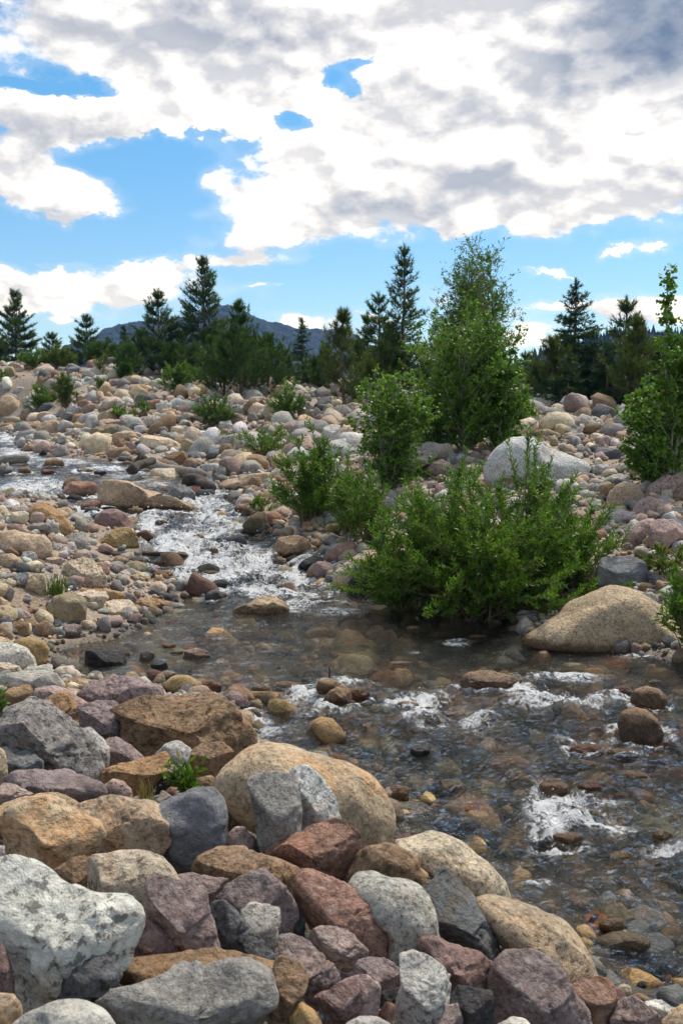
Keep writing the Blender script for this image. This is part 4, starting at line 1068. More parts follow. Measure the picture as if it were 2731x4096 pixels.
def broadleaf(name, label, group, x, ytop, ybase, wpx, depth, mat, seed, nst=1, leafL=.05, leafW=.045, nleaf=6000, rnd=True, prof=None, clear=.12, barkm=None):
    """Slim-stemmed tree: nst stems, rising limbs, twigs, leaves."""
    rng = np.random.default_rng(seed)
    p, d = place(x, ybase, depth)
    H = top_height(x, ytop, p, d); R = wpx * K / FP * d * 0.5
    root = empty(name, p, label, 'tree', group)
    paths, tips = [], []
    prof = prof or [(0, .55), (.2, 1.0), (.45, .95), (.7, .6), (.9, .22), (1, .05)]
    px_, py_ = zip(*prof)
    for k in range(nst):
        hk = H * (1.0 if k == 0 else rng.uniform(.6, .95))
        tz = np.linspace(0, 1, 14)
        off = np.zeros(2) if k == 0 else rng.normal(size=2) * R * .22
        wob = np.cumsum(rng.normal(size=(14, 2)), 0) * .006 * H
        tr = np.stack([off[0] * (tz ** .7) * 1.6 + wob[:, 0], off[1] * (tz ** .7) * 1.6 + wob[:, 1], hk * tz], 1)
        r0 = 0.007 * hk + .012
        paths.append((tr, r0 * (1 - tz) ** .9 + .004))
        nl = int(26 + 9 * H)
        for i in range(nl):
            t = clear + (1 - clear) * (i + rng.random()) / nl
            az = rng.uniform(0, 2 * np.pi); el = math.radians(rng.uniform(20, 62))
            Rt = R * np.interp(t * hk / H, px_, py_)
            L = Rt * rng.uniform(.45, 1.08) / max(math.cos(el), .35)
            L = min(L, Rt * 1.5)
            b0 = np.array([np.interp(t, tz, tr[:, j]) for j in range(3)])
            hd = np.array([math.cos(az) * math.cos(el), math.sin(az) * math.cos(el), math.sin(el)])
            s = np.linspace(0, 1, 5)[:, None]
            pa = b0 + hd * L * s + np.array([0, 0, -.10]) * L * s * s + np.cumsum(rng.normal(size=(5, 3)), 0) * .02 * L
            if pa[-1, 2] > H: pa[:, 2] -= (pa[-1, 2] - H) * s[:, 0]
            paths.append((pa, np.linspace(r0 * .3 * (1 - t) + .004, .002, 5)))
            for u in np.linspace(.15, 1, max(3, int(L / .12))):
                q = np.array([np.interp(u, s[:, 0], pa[:, j]) for j in range(3)])
                tw = unit(hd + rng.normal(size=3) * .8) * rng.uniform(.08, .30) * min(1.0, R)
                tips.append((q, tw, min(1.0, .28 + Rt / R)))
                if rng.random() < .35: paths.append((np.stack([q, q + tw * .5, q + tw]), np.array([.004, .003, .0015])))
        for u in np.linspace(.75, 1, 10):
            q = np.array([np.interp(u, tz, tr[:, j]) for j in range(3)]); tips.append((q, unit(rng.normal(size=3) + [0, 0, .8]) * .12, .16))
    base = np.array([t[0] for t in tips]); vec = np.array([t[1] for t in tips])
    # leaf density varies from twig to twig so that clumps and gaps form
    wgt = np.exp(rng.normal(size=len(base)) * .75) * np.array([t[2] for t in tips]); wgt /= wgt.sum()
    idx = rng.choice(len(base), nleaf, p=wgt)
    pos = base[idx] + vec[idx] * rng.uniform(.1, 1.1, (nleaf, 1)) + rng.normal(size=(nleaf, 3)) * .02
    dr = unit(unit(vec[idx]) * .7 + rng.normal(size=(nleaf, 3)) * .6)
    V, F, T = leaves(pos, dr, leafL, leafW, rng, rnd, .25 if rnd else -.1)
    tv, tf = tubes(paths, 5)
    mesh_obj('trunk', tv, tf, barkm or BARK_ASPEN, root)
    mesh_obj('crown', V, F, mat, root, smooth=False, attrs={'tint': ('FLOAT', 'POINT', T)})
    return root
def shrub(name, label, group, x, ytop, ybase, wpx, mat, seed, nst=30, leafL=.07, leafW=.016, per=22, depth=None, lean=0.0, dens=1.0, flat=.55, barkm=None, cat='shrub'):
    """Many stems from one foot, each carrying leafy twigs (willow habit)."""
    rng = np.random.default_rng(seed)
    p, d = place(x, ybase, depth)
    H = top_height(x, ytop, p, d); R = wpx * K / FP * d * 0.5
    root = empty(name, p, label, cat, group)
    paths, P, Dv = [], [], []
    for k in range(nst):
        az = rng.uniform(0, 2 * np.pi); rr = math.sqrt(rng.random())
        e = np.array([math.cos(az) * rr * R, math.sin(az) * rr * R * .8, 0.0])
        e[0] += lean * R
        e[2] = H * (1 - flat * rr ** 2.2) * rng.uniform(.50, 1.12)
        b0 = np.array([rng.normal() * R * .14, rng.normal() * R * .12, 0.0])
        mid = (b0 + e) / 2 + np.array([-e[0] * .10, -e[1] * .10, H * .12])
        s = np.linspace(0, 1, 8)[:, None]
        pa = (1 - s) ** 2 * b0 + 2 * s * (1 - s) * mid + s * s * e + np.cumsum(rng.normal(size=(8, 3)), 0) * .010 * H
        Ls = np.linalg.norm(np.diff(pa, axis=0), axis=1).sum()
        paths.append((pa, np.linspace(.005 * H + .004, .002, 8)))
        tg = np.gradient(pa, axis=0); tg = unit(tg)
        ntw = max(3, int(Ls / .10 * dens))
        for u in rng.uniform(.18, 1.0, ntw):
            q = np.array([np.interp(u, s[:, 0], pa[:, j]) for j in range(3)]); t0 = np.array([np.interp(u, s[:, 0], tg[:, j]) for j in range(3)])
            dv = unit(t0 * .9 + rng.normal(size=3) * .55 + np.array([0, 0, .35]))
            tl = rng.uniform(.10, .34) * min(1.0, .35 + H * .45)
            paths.append((np.stack([q, q + dv * tl * .5, q + dv * tl]), np.array([.0035, .0026, .0012]) * min(1.3, .6 + H * .4)))
            m = max(3, int(per * tl / .3))
            w = np.linspace(.08, 1.0, m)[:, None]
            ang = np.arange(m) * 2.4 + rng.uniform(0, 6)
            a1 = unit(np.cross(dv, [0.3, 0.2, 1.0])); a2 = np.cross(dv, a1)
            P.append(q + dv * tl * w); Dv.append(unit(dv * .75 + np.cos(ang)[:, None] * a1 * .75 + np.sin(ang)[:, None] * a2 * .75))
        m = max(5, int(per * .9)); w = np.linspace(.72, 1, m)
        P.append(np.stack([np.interp(w, s[:, 0], pa[:, j]) for j in range(3)], 1)); Dv.append(unit(tg[-1] * .9 + rng.normal(size=(m, 3)) * .5))
    for k in range(nst // 9):                            # bare dead stems, arching low
        az = rng.uniform(0, 2 * np.pi); s = np.linspace(0, 1, 8)[:, None]
        e = np.array([math.cos(az) * R * 1.02, math.sin(az) * R * .8, H * rng.uniform(.1, .55)])
        pa = s * e + np.array([0, 0, H * .3]) * s * (1 - s) + np.cumsum(rng.normal(size=(8, 3)), 0) * .014 * H
        paths.append((pa, np.linspace(.006 * H + .003, .002, 8)))
    P = np.concatenate(P); Dv = np.concatenate(Dv)
    ok = P[:, 2] > -.02
    V, F, T = leaves(P[ok], Dv[ok], leafL, leafW, rng, leafW > leafL * .6)
    tv, tf = tubes(paths, 4)
    mesh_obj('stem', tv, tf, barkm or BARK_WILLOW, root)
    mesh_obj('foliage', V, F, mat, root, smooth=False, attrs={'tint': ('FLOAT', 'POINT', T)})
    return root
def tuft(name, label, group, x, ybase, hpx, wpx, mat, seed, n=60, depth=None, wid=.008):
    rng = np.random.default_rng(seed)
    p, d = place(x, ybase, depth)
    s = K / FP * d
    H = hpx * s; R = wpx * s * .5
    b = np.stack([rng.normal(size=n) * R * .25, rng.normal(size=n) * R * .25, np.zeros(n) - .02], 1)
    az = rng.uniform(0, 6.28, n); o = np.stack([np.cos(az), np.sin(az), 0 * az], 1) * (R * rng.uniform(.1, 1.0, n))[:, None]
    h = H * rng.uniform(.5, 1.0, n)
    m = b + o * .35 + np.array([0, 0, 1.0]) * (h * .65)[:, None]; t = b + o + np.array([0, 0, 1.0]) * h[:, None]
    sd = unit(np.cross(o, [0, 0, 1.0])) * wid
    V = np.stack([b - sd, b + sd, m + sd * .8, m - sd * .8, t], 1).reshape(-1, 3)
    i = np.arange(n)[:, None] * 5
    o_ = mesh_obj(name, V, [i + np.array([[0, 1, 2, 3]]), i + np.array([[3, 2, 4]])], mat, None, False, {'tint': ('FLOAT', 'POINT', np.repeat(rng.uniform(0, 1, n), 5))}, loc=p)
    return tag(o_, label, 'grass tuft', group)
def log(name, label, x1, y1, x2, y2, d1, d2, r, seed, mat, taper=.7, flat=1.0, group=None, cat='log', lift=0.0):
    """Weathered driftwood: a tapering, split and knotted stem between two points on the ground."""
    rng = np.random.default_rng(seed)
    a = at(x1 * K, y1 * K, d1); b = at(x2 * K, y2 * K, d2)
    n, sd = 26, 18
    s = np.linspace(0, 1, n)
    c = a + (b - a) * s[:, None] + np.array([0, 0, 1.0]) * (lift * np.sin(s * np.pi))[:, None]
    c = c + np.stack([fbm(np.stack([s * 3, 0 * s + seed, 0 * s + j], 1), 2) * r * .3 for j in range(3)], 1)
    T = unit(np.gradient(c, axis=0)); A = unit(np.cross(T, [0, 0, 1.0])); B = np.cross(A, T)
    th = np.arange(sd) / sd * 2 * np.pi
    g, h = np.meshgrid(s, th, indexing='ij')
    rr = r * (1 - (1 - taper) * g) * (1 + .22 * fbm(np.stack([np.cos(h) * 2.2, np.sin(h) * 2.2, g * 2.5 + seed], -1), 3) + .10 * np.abs(fbm(np.stack([np.cos(h) * 5, np.sin(h) * 5, g * 1.2 + seed * 2], -1), 2)))
    rr[0] *= .75; rr[-1] *= .55
    V = c[:, None] + rr[..., None] * (np.cos(h)[..., None] * A[:, None] + flat * np.sin(h)[..., None] * B[:, None])
    V = np.concatenate([V.reshape(-1, 3), c[:1], c[-1:]])
    i = np.arange(n - 1)[:, None] * sd; j = np.arange(sd)[None]; k = (j + 1) % sd
    q = np.stack([i + j, i + k, i + sd + k, i + sd + j], -1).reshape(-1, 4)
    j = np.arange(sd); k = (j + 1) % sd
    e0 = np.stack([k, j, np.full(sd, n * sd)], 1); e1 = np.stack([(n - 1) * sd + j, (n - 1) * sd + k, np.full(sd, n * sd + 1)], 1)
    o = mesh_obj(name, V - a, [q, np.concatenate([e0, e1])], mat, loc=a)
    return tag(o, label, cat, group)
# ------------------------------------------------------------------ ground, stream, hills
def axis(lo, hi, n, soft):
    """Samples from lo to hi, dense near 0."""
    a = np.linspace(np.arcsinh(lo / soft), np.arcsinh(hi / soft), n); return np.sinh(a) * soft
def grid_faces(ny, nx):
    i = np.arange(ny - 1)[:, None] * nx; j = np.arange(nx - 1)[None]
    return np.stack([i + j, i + j + 1, i + nx + j + 1, i + nx + j], -1).reshape(-1, 4)
def build_ground():
    m, nt, out = new_mat('bank_gravel')
    co = nd(nt, 'NewGeometry').outputs['Position']
    bed = nd(nt, 'Attribute', attribute_name='bed').outputs['Fac']  # also carries the painted shade in the gaps of the near pile
    n1 = noise(nt, co, .9, 6, .6).outputs[0]; n2 = noise(nt, co, 60.0, 3, .6).outputs[0]
    sand = mixc(nt, mapr(nt, n1, .35, .65), (.28, .205, .145), (.38, .29, .215))
    sand = mixc(nt, mapr(nt, n2, .4, .7, 0, .5), sand, (.15, .115, .08))
    def pebbles(scale):
        v = nd(nt, 'TexVoronoi', {'Vector': co, 'Scale': scale, 'Randomness': 1.0})
        r = nd(nt, 'SeparateColor', {0: v.outputs['Color']})
        c = ramp(nt, r.outputs[0], [(0, (.20, .19, .18)), (.25, (.36, .28, .20)), (.45, (.42, .37, .31)), (.62, (.30, .22, .17)), (.8, (.48, .45, .41)), (1, (.14, .14, .145))])
        e = mapr(nt, v.outputs['Distance'], .1, .55, 1, 0)
        return c, e, r.outputs[1]
    c1, h1, q1 = pebbles(34.0); c2, h2, q2 = pebbles(11.0)
    k1 = mth(nt, 'MULTIPLY', mapr(nt, q1, .35, .5), mapr(nt, noise(nt, co, .5, 4, .6).outputs[0], .40, .56))
    col = mixc(nt, k1, sand, c1)
    k2 = mth(nt, 'MULTIPLY', mapr(nt, q2, .55, .6), mapr(nt, h2, .25, .5))
    col = mixc(nt, k2, col, c2)
    bc = mixc(nt, mapr(nt, noise(nt, co, 2.2, 5, .6).outputs[0], .38, .62), (.022, .020, .016), (.085, .062, .036))
    bc = mixc(nt, mth(nt, 'MULTIPLY', k2, .8), bc, vm(nt, 'MULTIPLY', c2, (.7, .5, .3)))
    col = mixc(nt, bed, col, bc)
    h = mth(nt, 'ADD', mth(nt, 'MULTIPLY', h1, .35), mth(nt, 'MULTIPLY', mth(nt, 'MULTIPLY', h2, k2), 1.6))
    h = mth(nt, 'MULTIPLY_ADD', n2, .12, h)
    b = nd(nt, 'BsdfPrincipled', {'Base Color': col, 'Roughness': mapr(nt, bed, 0, 1, .9, .5), 'Normal': bump(nt, h, .03)})
    nt.links.new(b.outputs[0], out.inputs[0])
    xs = axis(-2500, 2500, 420, 3.2)
    ys = np.concatenate([axis(-400, 0, 40, 2.0)[:-1], np.sinh(np.linspace(0, np.arcsinh(2500 / 4.0), 620)) * 4.0])
    X, Y = np.meshgrid(xs, ys)
    Z = gapped(X, Y)
    s = shore_sd(X, Y)
    bed_gap_dark = np.maximum(sstep(.18, -.12, s), sstep(7.0, 6.2, Y) * sstep(-1.5, 0, Y))  # stream bed, plus ground under the near pile painted dark as crevice shade
    o = mesh_obj('ground', np.stack([X, Y, Z], -1).reshape(-1, 3), grid_faces(*X.shape), m, attrs={'bed': ('FLOAT', 'POINT', bed_gap_dark.ravel())})
    tag(o, 'sandy gravel river bank and stream bed', None, None, 'structure')
FOAM = [(20, 1000, 26, 16, .8), (30, 1045, 50, 14, .75), (120, 1060, 80, 8, .5), (60, 1125, 50, 18, .95), (110, 1118, 40, 14, .8), (250, 1078, 60, 9, .6), (300, 1090, 40, 8, .5), (330, 1110, 60, 8, .45), (200, 1196, 16, 14, .8),
    (488, 1140, 26, 26, .95), (500, 1170, 26, 22, 1.0), (470, 1200, 60, 18, .85), (345, 1205, 36, 20, 1.0), (355, 1240, 40, 22, 1.0), (430, 1232, 80, 18, .75), (400, 1265, 70, 18, .95), (520, 1265, 60, 20, .75), (455, 1295, 70, 20, .95),
    (560, 1290, 70, 22, .8), (420, 1318, 40, 12, .85), (500, 1330, 70, 15, .85), (600, 1318, 60, 16, .95), (680, 1325, 44, 14, .95), (560, 1352, 60, 13, .85), (650, 1360, 70, 13, .85), (720, 1365, 50, 10, .7), (490, 1372, 40, 8, .6), (700, 1390, 80, 13, .5), (780, 1405, 60, 10, .35),
    (965, 1615, 55, 16, 1.0), (1000, 1640, 50, 16, .85), (1080, 1655, 50, 14, .85), (1110, 1680, 40, 12, .7), (1010, 1665, 40, 10, .5), (1250, 1612, 70, 10, 1.0), (1330, 1616, 60, 11, .9), (1190, 1590, 30, 9, .9), (1180, 1565, 14, 14, .5), (1400, 1600, 40, 8, .6), (1290, 1560, 80, 8, .45),
    (572, 1640, 22, 16, .85), (590, 1668, 26, 10, .6), (640, 1605, 60, 12, .45), (700, 1590, 60, 10, .4), (720, 1650, 30, 9, .4), (800, 1570, 60, 8, .35),
    (1255, 1840, 34, 30, .95), (1300, 1828, 50, 14, .7), (1380, 1838, 40, 10, .6), (1310, 1880, 60, 14, .75), (1270, 1905, 40, 16, .7), (1290, 1940, 50, 12, .7), (1400, 1890, 50, 12, .45), (1330, 1860, 70, 18, .4), (1520, 1930, 40, 10, .4),
    (1230, 2032, 34, 9, .6), (1440, 2075, 12, 22, .6), (1430, 2110, 20, 12, .45), (1500, 1600, 60, 10, .35), (1050, 1475, 26, 5, .5), (1150, 1680, 30, 8, .5), (1480, 1510, 60, 8, .35), (1340, 1700, 60, 8, .25), (1000, 1500, 60, 6, .25), (620, 1690, 60, 8, .25)]
def build_water():
    m, nt, out = new_mat('stream_water')
    co = nd(nt, 'NewGeometry').outputs['Position']
    fo = nd(nt, 'Attribute', attribute_name='foam').outputs['Fac']
    ch = nd(nt, 'Attribute', attribute_name='chop').outputs['Fac']
    # ripples stretched across the flow
    st = vm(nt, 'MULTIPLY', co, (1.0, 1.6, 1.0))
    r1 = noise(nt, st, 5.0, 4, .6, 1.2).outputs[0]; r2 = noise(nt, st, 17.0, 3, .6, .8).outputs[0]; r3 = noise(nt, st, 42.0, 2, .5, .4).outputs[0]
    r0 = noise(nt, vm(nt, 'MULTIPLY', co, (1.0, .8, 1.0)), 2.4, 3, .55, 1.0).outputs[0]
    h = mth(nt, 'MULTIPLY_ADD', r0, 1.6, mth(nt, 'MULTIPLY_ADD', r1, 1.0, mth(nt, 'MULTIPLY_ADD', r2, .30, mth(nt, 'MULTIPLY', r3, .07))))
    bn = nd(nt, 'Bump', {'Height': h, 'Distance': mapr(nt, ch, 0, 1, .060, .10, False), 'Strength': 1.0}).outputs[0]
    gl = nd(nt, 'BsdfGlass', {'Color': (.93, .95, .92, 1), 'Roughness': .0, 'IOR': 1.33, 'Normal': bn})
    tr = nd(nt, 'BsdfTransparent', {'Color': (.93, .92, .86, 1)})
    gs = nd(nt, 'BsdfGlossy', {'Color': (1, 1, 1, 1), 'Roughness': .03, 'Normal': bn})
    fr = nd(nt, 'Fresnel', {'IOR': 1.33, 'Normal': bn})
    thin = nd(nt, 'MixShader', {0: fr.outputs[0], 1: tr.outputs[0], 2: gs.outputs[0]})
    wat = nd(nt, 'MixShader', {0: WATER_GLASS, 1: thin.outputs[0], 2: gl.outputs[0]})
    # bubbles: lacy threads breaking from the churned patches
    fs = vm(nt, 'MULTIPLY', co, (1.0, 1.0, .6))
    f1 = noise(nt, fs, 6.0, 8, .70, 1.5).outputs[0]; f2 = noise(nt, fs, 15.0, 6, .68, 1.2).outputs[0]
    rid = mth(nt, 'ABSOLUTE', mth(nt, 'SUBTRACT', f1, .5))
    lace = mapr(nt, rid, .0, .16, 1.0, 0.0)
    rid2 = mth(nt, 'ABSOLUTE', mth(nt, 'SUBTRACT', noise(nt, fs, 13.0, 4, .6, 1.0).outputs[0], .5))
    lace2 = mapr(nt, rid2, .0, .12, 1.0, 0.0)
    fm = mth(nt, 'MULTIPLY_ADD', lace, .38, mth(nt, 'MULTIPLY_ADD', lace2, .28, mth(nt, 'MULTIPLY_ADD', mth(nt, 'SUBTRACT', f2, .5), 1.1, mth(nt, 'MULTIPLY_ADD', mth(nt, 'SUBTRACT', f1, .5), 1.3, mth(nt, 'MULTIPLY_ADD', mth(nt, 'SUBTRACT', noise(nt, vm(nt, 'MULTIPLY', co, (.8, 2.4, .5)), 1.7, 3, .55, .8).outputs[0], .5), 1.0, mth(nt, 'MULTIPLY_ADD', mth(nt, 'SUBTRACT', noise(nt, vm(nt, 'MULTIPLY', co, (1.1, .55, .5)), 1.5, 3, .55, .8).outputs[0], .5), 1.6, mth(nt, 'MULTIPLY', fo, .72)))))))
    fa = mth(nt, 'MULTIPLY', mapr(nt, fm, .56, 1.10), mapr(nt, fo, .04, .22))
    fb_ = nd(nt, 'Bump', {'Height': f2, 'Distance': .05, 'Strength': 1.0}).outputs[0]
    fd = nd(nt, 'BsdfPrincipled', {'Base Color': (.74, .75, .76, 1), 'Roughness': .5, 'Normal': fb_})
    mx = nd(nt, 'MixShader', {0: mth(nt, 'MULTIPLY', fa, .92), 1: wat.outputs[0], 2: fd.outputs[0]})
    nt.links.new(mx.outputs[0], out.inputs[0])
    # fan shaped grid: equal detail near and far
    nu, nv = 900, 1100
    v = np.exp(np.linspace(math.log(1.0 + 2.2), math.log(50 + 2.2), nv)) - 2.2
    u = np.linspace(-.95, .95, nu)
    U, Vv = np.meshgrid(u, v); Y = Vv; X = U * (Vv + 2.2)
    sd = shore_sd(X, Y)
    P3 = np.stack([X, Y, 0 * X], -1)
    keep = sd < .30
    Z = zw(X, Y).astype(float)
    px, py = project(np.stack([X, Y, Z], -1))
    px /= K; py /= K
    fo_ = np.zeros(X.shape)
    for (x, y, rx, ry, wt) in FOAM:
        q = ((px - x) / rx) ** 2 + ((py - y) / ry) ** 2
        fo_ = np.maximum(fo_, wt * (.95 if y < 1128 else .84 if y < 1420 else 1.0) * np.exp(-q * .7))
    fo_ = np.where(Y > .5, fo_, 0)
    quick = np.clip(sstep(12.4, 13.4, Y) + sstep(9.0, 8.0, Y), 0, 1)
    for (rx0, ry0, ra, rt, how) in ROCKS:               # collars and trailing wakes of foam
        if how != 'w' or ra > 1.1 or ra < .08: continue
        near = (np.abs(X - rx0) < ra * 3 + .6) & (np.abs(Y - ry0) < rt * 3 + .9)
        if not near.any(): continue
        ex = (X[near] - rx0) / (ra * 1.18); ey = (Y[near] - ry0 + .25 * rt) / (rt * 1.5)
        rr_ = np.sqrt(ex * ex + ey * ey)
        fo_[near] = np.maximum(fo_[near], quick[near] * (.72 if ry0 > 11 else .46) * np.exp(-((rr_ - 1.0) / .28) ** 2))
    chop = np.clip(fo_ * 1.0 + .45 * sstep(12.0, 13.5, Y) * sstep(22, 19, Y) + .5 * sstep(9.0, 7.2, Y), 0, 1)
    Q = P3 * np.array([1, 1.35, 1])
    big = fbm(Q[keep] * 2.3 + 3, 3); sm = fbm(Q[keep] * 7.0 + 11, 3)
    d = np.zeros(X.shape)
    med = fbm(Q[keep] * 4.5 + 31, 3)
    d[keep] = (.015 + .050 * chop[keep]) * big + (.008 + .020 * chop[keep]) * med + (.004 + .022 * chop[keep]) * (1 - 2 * np.abs(sm)) + .03 * fo_[keep]
    Z = Z + d
    idx = -np.ones(X.size, int); k = keep.ravel(); idx[k] = np.arange(k.sum())
    F = grid_faces(nv, nu); F = F[k[F].all(1)]; F = idx[F]
    V = np.stack([X, Y, Z], -1).reshape(-1, 3)[k]
    o = mesh_obj('stream_water', V, F, m, attrs={'foam': ('FLOAT', 'POINT', fo_.ravel()[k]), 'chop': ('FLOAT', 'POINT', chop.ravel()[k])})
    tag(o, 'clear shallow mountain stream with white riffles', None, None, 'structure')
    # flying drops and foam crumbs over the churned water
    rng = np.random.default_rng(5)
    w = np.clip(fo_.ravel()[k] - .45, 0, 1) * (V[:, 1] ** 1.2); w = w / w.sum()
    n = 700
    c = V[rng.choice(len(V), n, p=w)] + np.stack([rng.normal(size=n) * .03, rng.normal(size=n) * .03, np.abs(rng.normal(size=n)) * .035], 1)
    q, t = ico(1)
    r = rng.uniform(.003, .007, n) * np.clip(c[:, 1] / 9, .5, 2)
    VV = c[:, None] + q[None] * (r[:, None] * np.array([1.3, 1.3, .9]))[:, None, :]
    FF = t[None] + (np.arange(n) * len(q))[:, None, None]
    mm, nt, out = new_mat('foam_drops')
    b = nd(nt, 'BsdfPrincipled', {'Base Color': (.8, .81, .82, 1), 'Roughness': .3}); nt.links.new(b.outputs[0], out.inputs[0])
    o = mesh_obj('foam', VV.reshape(-1, 3), FF.reshape(-1, 3), mm)
    tag(o, 'white foam drops flying above the riffles', None, None, 'stuff')
WATER_GLASS = 0.35
def stones_mesh(name, label, X, Y, size, cols, seed, sink=.25, sub=2, flat=(.55, .9), zoff=None):
    rng = np.random.default_rng(seed)
    n = len(X)
    protos = []
    for k in range(14):
        q, t = ico(sub)
        U = q.copy()
        for c in range(rng.integers(8, 20)):
            v = unit(rng.normal(size=3)); dc = rng.uniform(.52, .92); o = U @ v - dc
            U = U - np.where(o > 0, o, 0)[:, None] * v
        U = U * (1 + .10 * fbm(q * 1.7 + 20 * k, 2))[:, None]
        protos.append(U)
    protos = np.array(protos)
    pk = rng.integers(0, 14, n)
    ang = rng.uniform(0, 2 * np.pi, n); ca, sa = np.cos(ang), np.sin(ang)
    sc = np.stack([rng.uniform(.8, 1.25, n), rng.uniform(.65, 1.0, n), rng.uniform(*flat, n)], 1) * size[:, None] * .5
    L = protos[pk] * sc[:, None]
    tl = rng.normal(size=n) * .25
    x0, z0 = L[..., 0].copy(), L[..., 2].copy()
    L[..., 0] = x0 * np.cos(tl)[:, None] - z0 * np.sin(tl)[:, None]; L[..., 2] = x0 * np.sin(tl)[:, None] + z0 * np.cos(tl)[:, None]
    W = np.stack([L[..., 0] * ca[:, None] - L[..., 1] * sa[:, None], L[..., 0] * sa[:, None] + L[..., 1] * ca[:, None], L[..., 2]], -1)
    Z = gapped(X, Y) + sc[:, 2] * (1 - 2 * sink)
    if zoff is not None: Z = np.minimum(Z, zoff - sc[:, 2] * .9)
    W += np.stack([X, Y, Z], 1)[:, None]
    q, t = ico(sub)
    F = t[None] + (np.arange(n) * len(q))[:, None, None]
    sdw = shore_sd(X, Y)      # stones at the waterline are dark with wet
    cols = cols * (1 - .55 * sstep(.30, .05, sdw) * sstep(.16, .02, Z - zw(X, Y)))[:, None] if sub and name.startswith('bank') else cols
    col = np.ones((n, len(q), 4)); col[..., :3] = cols[:, None]
    o = mesh_obj(name, W.reshape(-1, 3), F.reshape(-1, 3), MAT_STONES, attrs={'col': ('FLOAT_COLOR', 'POINT', col.reshape(-1, 4))})
    return tag(o, label, None, None, 'stuff')
def pick_colours(names, p, n, rng):
    c = np.array([CLR[k] for k in names])[rng.choice(len(names), n, p=np.array(p) / sum(p))]
    return c * rng.uniform(.75, 1.2, (n, 1)) * rng.uniform(.94, 1.06, (n, 3))
def build_stones():
    rng = np.random.default_rng(77)
    def sample(n, vlo, vhi, um=1.0):
        v = np.exp(rng.uniform(math.log(vlo + 2.2), math.log(vhi + 2.2), n)) - 2.2
        return rng.uniform(-um, um, n) * (v + 2.2) * .72, v
    # loose stones of the banks
    X, Y = sample(40000, 1.2, 62)
    x2, y2 = sample(14000, 7.2, 24); X = np.concatenate([X, x2]); Y = np.concatenate([Y, y2])      # the banks beside the pool lie packed
    s = shore_sd(X, Y)
    cl = fbm(np.stack([X, Y, 0 * X], 1) * .33 + 4, 3)
    keep = (s > -.10) & ((Y > 6.6) | (s < .10) | (rng.random(len(X)) < .12)) & (rng.random(len(X)) < np.clip(np.where(Y > 24, .55, 1.1) + .8 * cl, .5, 1))
    X, Y = X[keep], Y[keep]
    size = np.clip(np.exp(rng.normal(size=len(X)) * np.where(Y > 22, .85, .70)) * .0068 * (np.abs(Y) + 3), .03, np.where(Y < 13, .27, np.where(Y < 22, .34, 1.05)))
    cols = pick_colours(['tan', 'grey', 'lgrey', 'cream', 'pink', 'brown', 'dgrey', 'white', 'redb'], [20, 18, 24, 15, 9, 7, 5, 5, 2], len(X), rng)
    bigk = size > .0085 * (np.abs(Y) + 3)
    stones_mesh('bank_cobbles', 'loose cobbles covering both gravel banks', X[bigk], Y[bigk], size[bigk], cols[bigk], 3, .34)
    stones_mesh('bank_shingle', 'small loose stones strewn between the cobbles', X[~bigk], Y[~bigk], size[~bigk], cols[~bigk], 13, .2, 1)
    # fine gravel
    X, Y = sample(38000, 4.5, 45)
    s = shore_sd(X, Y); cl = fbm(np.stack([X, Y, 0 * X], 1) * .4 + 40, 3)
    keep = (s > -.05) & (rng.random(len(X)) < np.clip(.5 + .9 * cl, .05, 1))
    X, Y = X[keep], Y[keep]
    size = np.exp(rng.normal(size=len(X)) * .4) * .0036 * (np.abs(Y) + 3)
    cols = pick_colours(['tan', 'grey', 'lgrey', 'cream', 'pink', 'brown', 'dgrey'], [18, 14, 22, 16, 10, 10, 5], len(X), rng)
    stones_mesh('bank_gravel', 'fine gravel lying between the boulders', X, Y, size, cols, 4, .15, 1)
    # stones packed under the near pile
    X = rng.uniform(-2.6, 3.0, 1100); Y = rng.uniform(.9, 6.5, 1100)
    keep = shore_sd(X, Y) > -.02; X, Y = X[keep], Y[keep]
    size = rng.uniform(.06, .20, len(X))
    cols = pick_colours(['brown', 'purple', 'grey', 'dgrey', 'wine', 'tan'], [10, 10, 8, 8, 6, 6], len(X), rng)
    stones_mesh('packing_stones', 'small broken stones filling the gaps of the near pile', X, Y, size, cols, 6, .3)
    # stream bed
    X, Y = sample(9000, 2.2, 42)
    s = shore_sd(X, Y); keep = s < .05; X, Y, s = X[keep], Y[keep], s[keep]
    size = np.clip(np.exp(rng.normal(size=len(X)) * .55) * .0135 * (np.abs(Y) + 4), .06, .6)
    cols = pick_colours(['brown', 'gold', 'orange', 'dgrey', 'olive', 'rust', 'grey', 'tan', 'black', 'redb'], [12, 12, 9, 16, 12, 6, 6, 6, 14, 6], len(X), rng) * 1.1
    stones_mesh('stream_bed_stones', 'brown and golden stones on the stream bed under shallow water', X, Y, size, cols, 8, .25, 2, (.45, .8), zw(X, Y) + .0)
    # stones breaking the surface of the rapids
    X, Y = sample(2600, 11.5, 34)
    s = shore_sd(X, Y); keep = (s < -.05) & (rng.random(len(X)) < .55) & (Y > 12.4); X, Y = X[keep], Y[keep]
    size = np.clip(np.exp(rng.normal(size=len(X)) * .45) * .30, .14, .62)
    cols = pick_colours(['brown', 'dgrey', 'redb', 'olive', 'black', 'tan', 'rust'], [14, 12, 8, 8, 10, 6, 5], len(X), rng) * .62
    x2 = rng.uniform(-1.6, 4.2, 240); y2 = rng.uniform(6.6, 9.3, 240)
    k2 = (shore_sd(x2, y2) < -.06) & (rng.random(240) < .25 + .5 * (np.abs(y2 - 8.2) < .55)); x2, y2 = x2[k2], y2[k2]
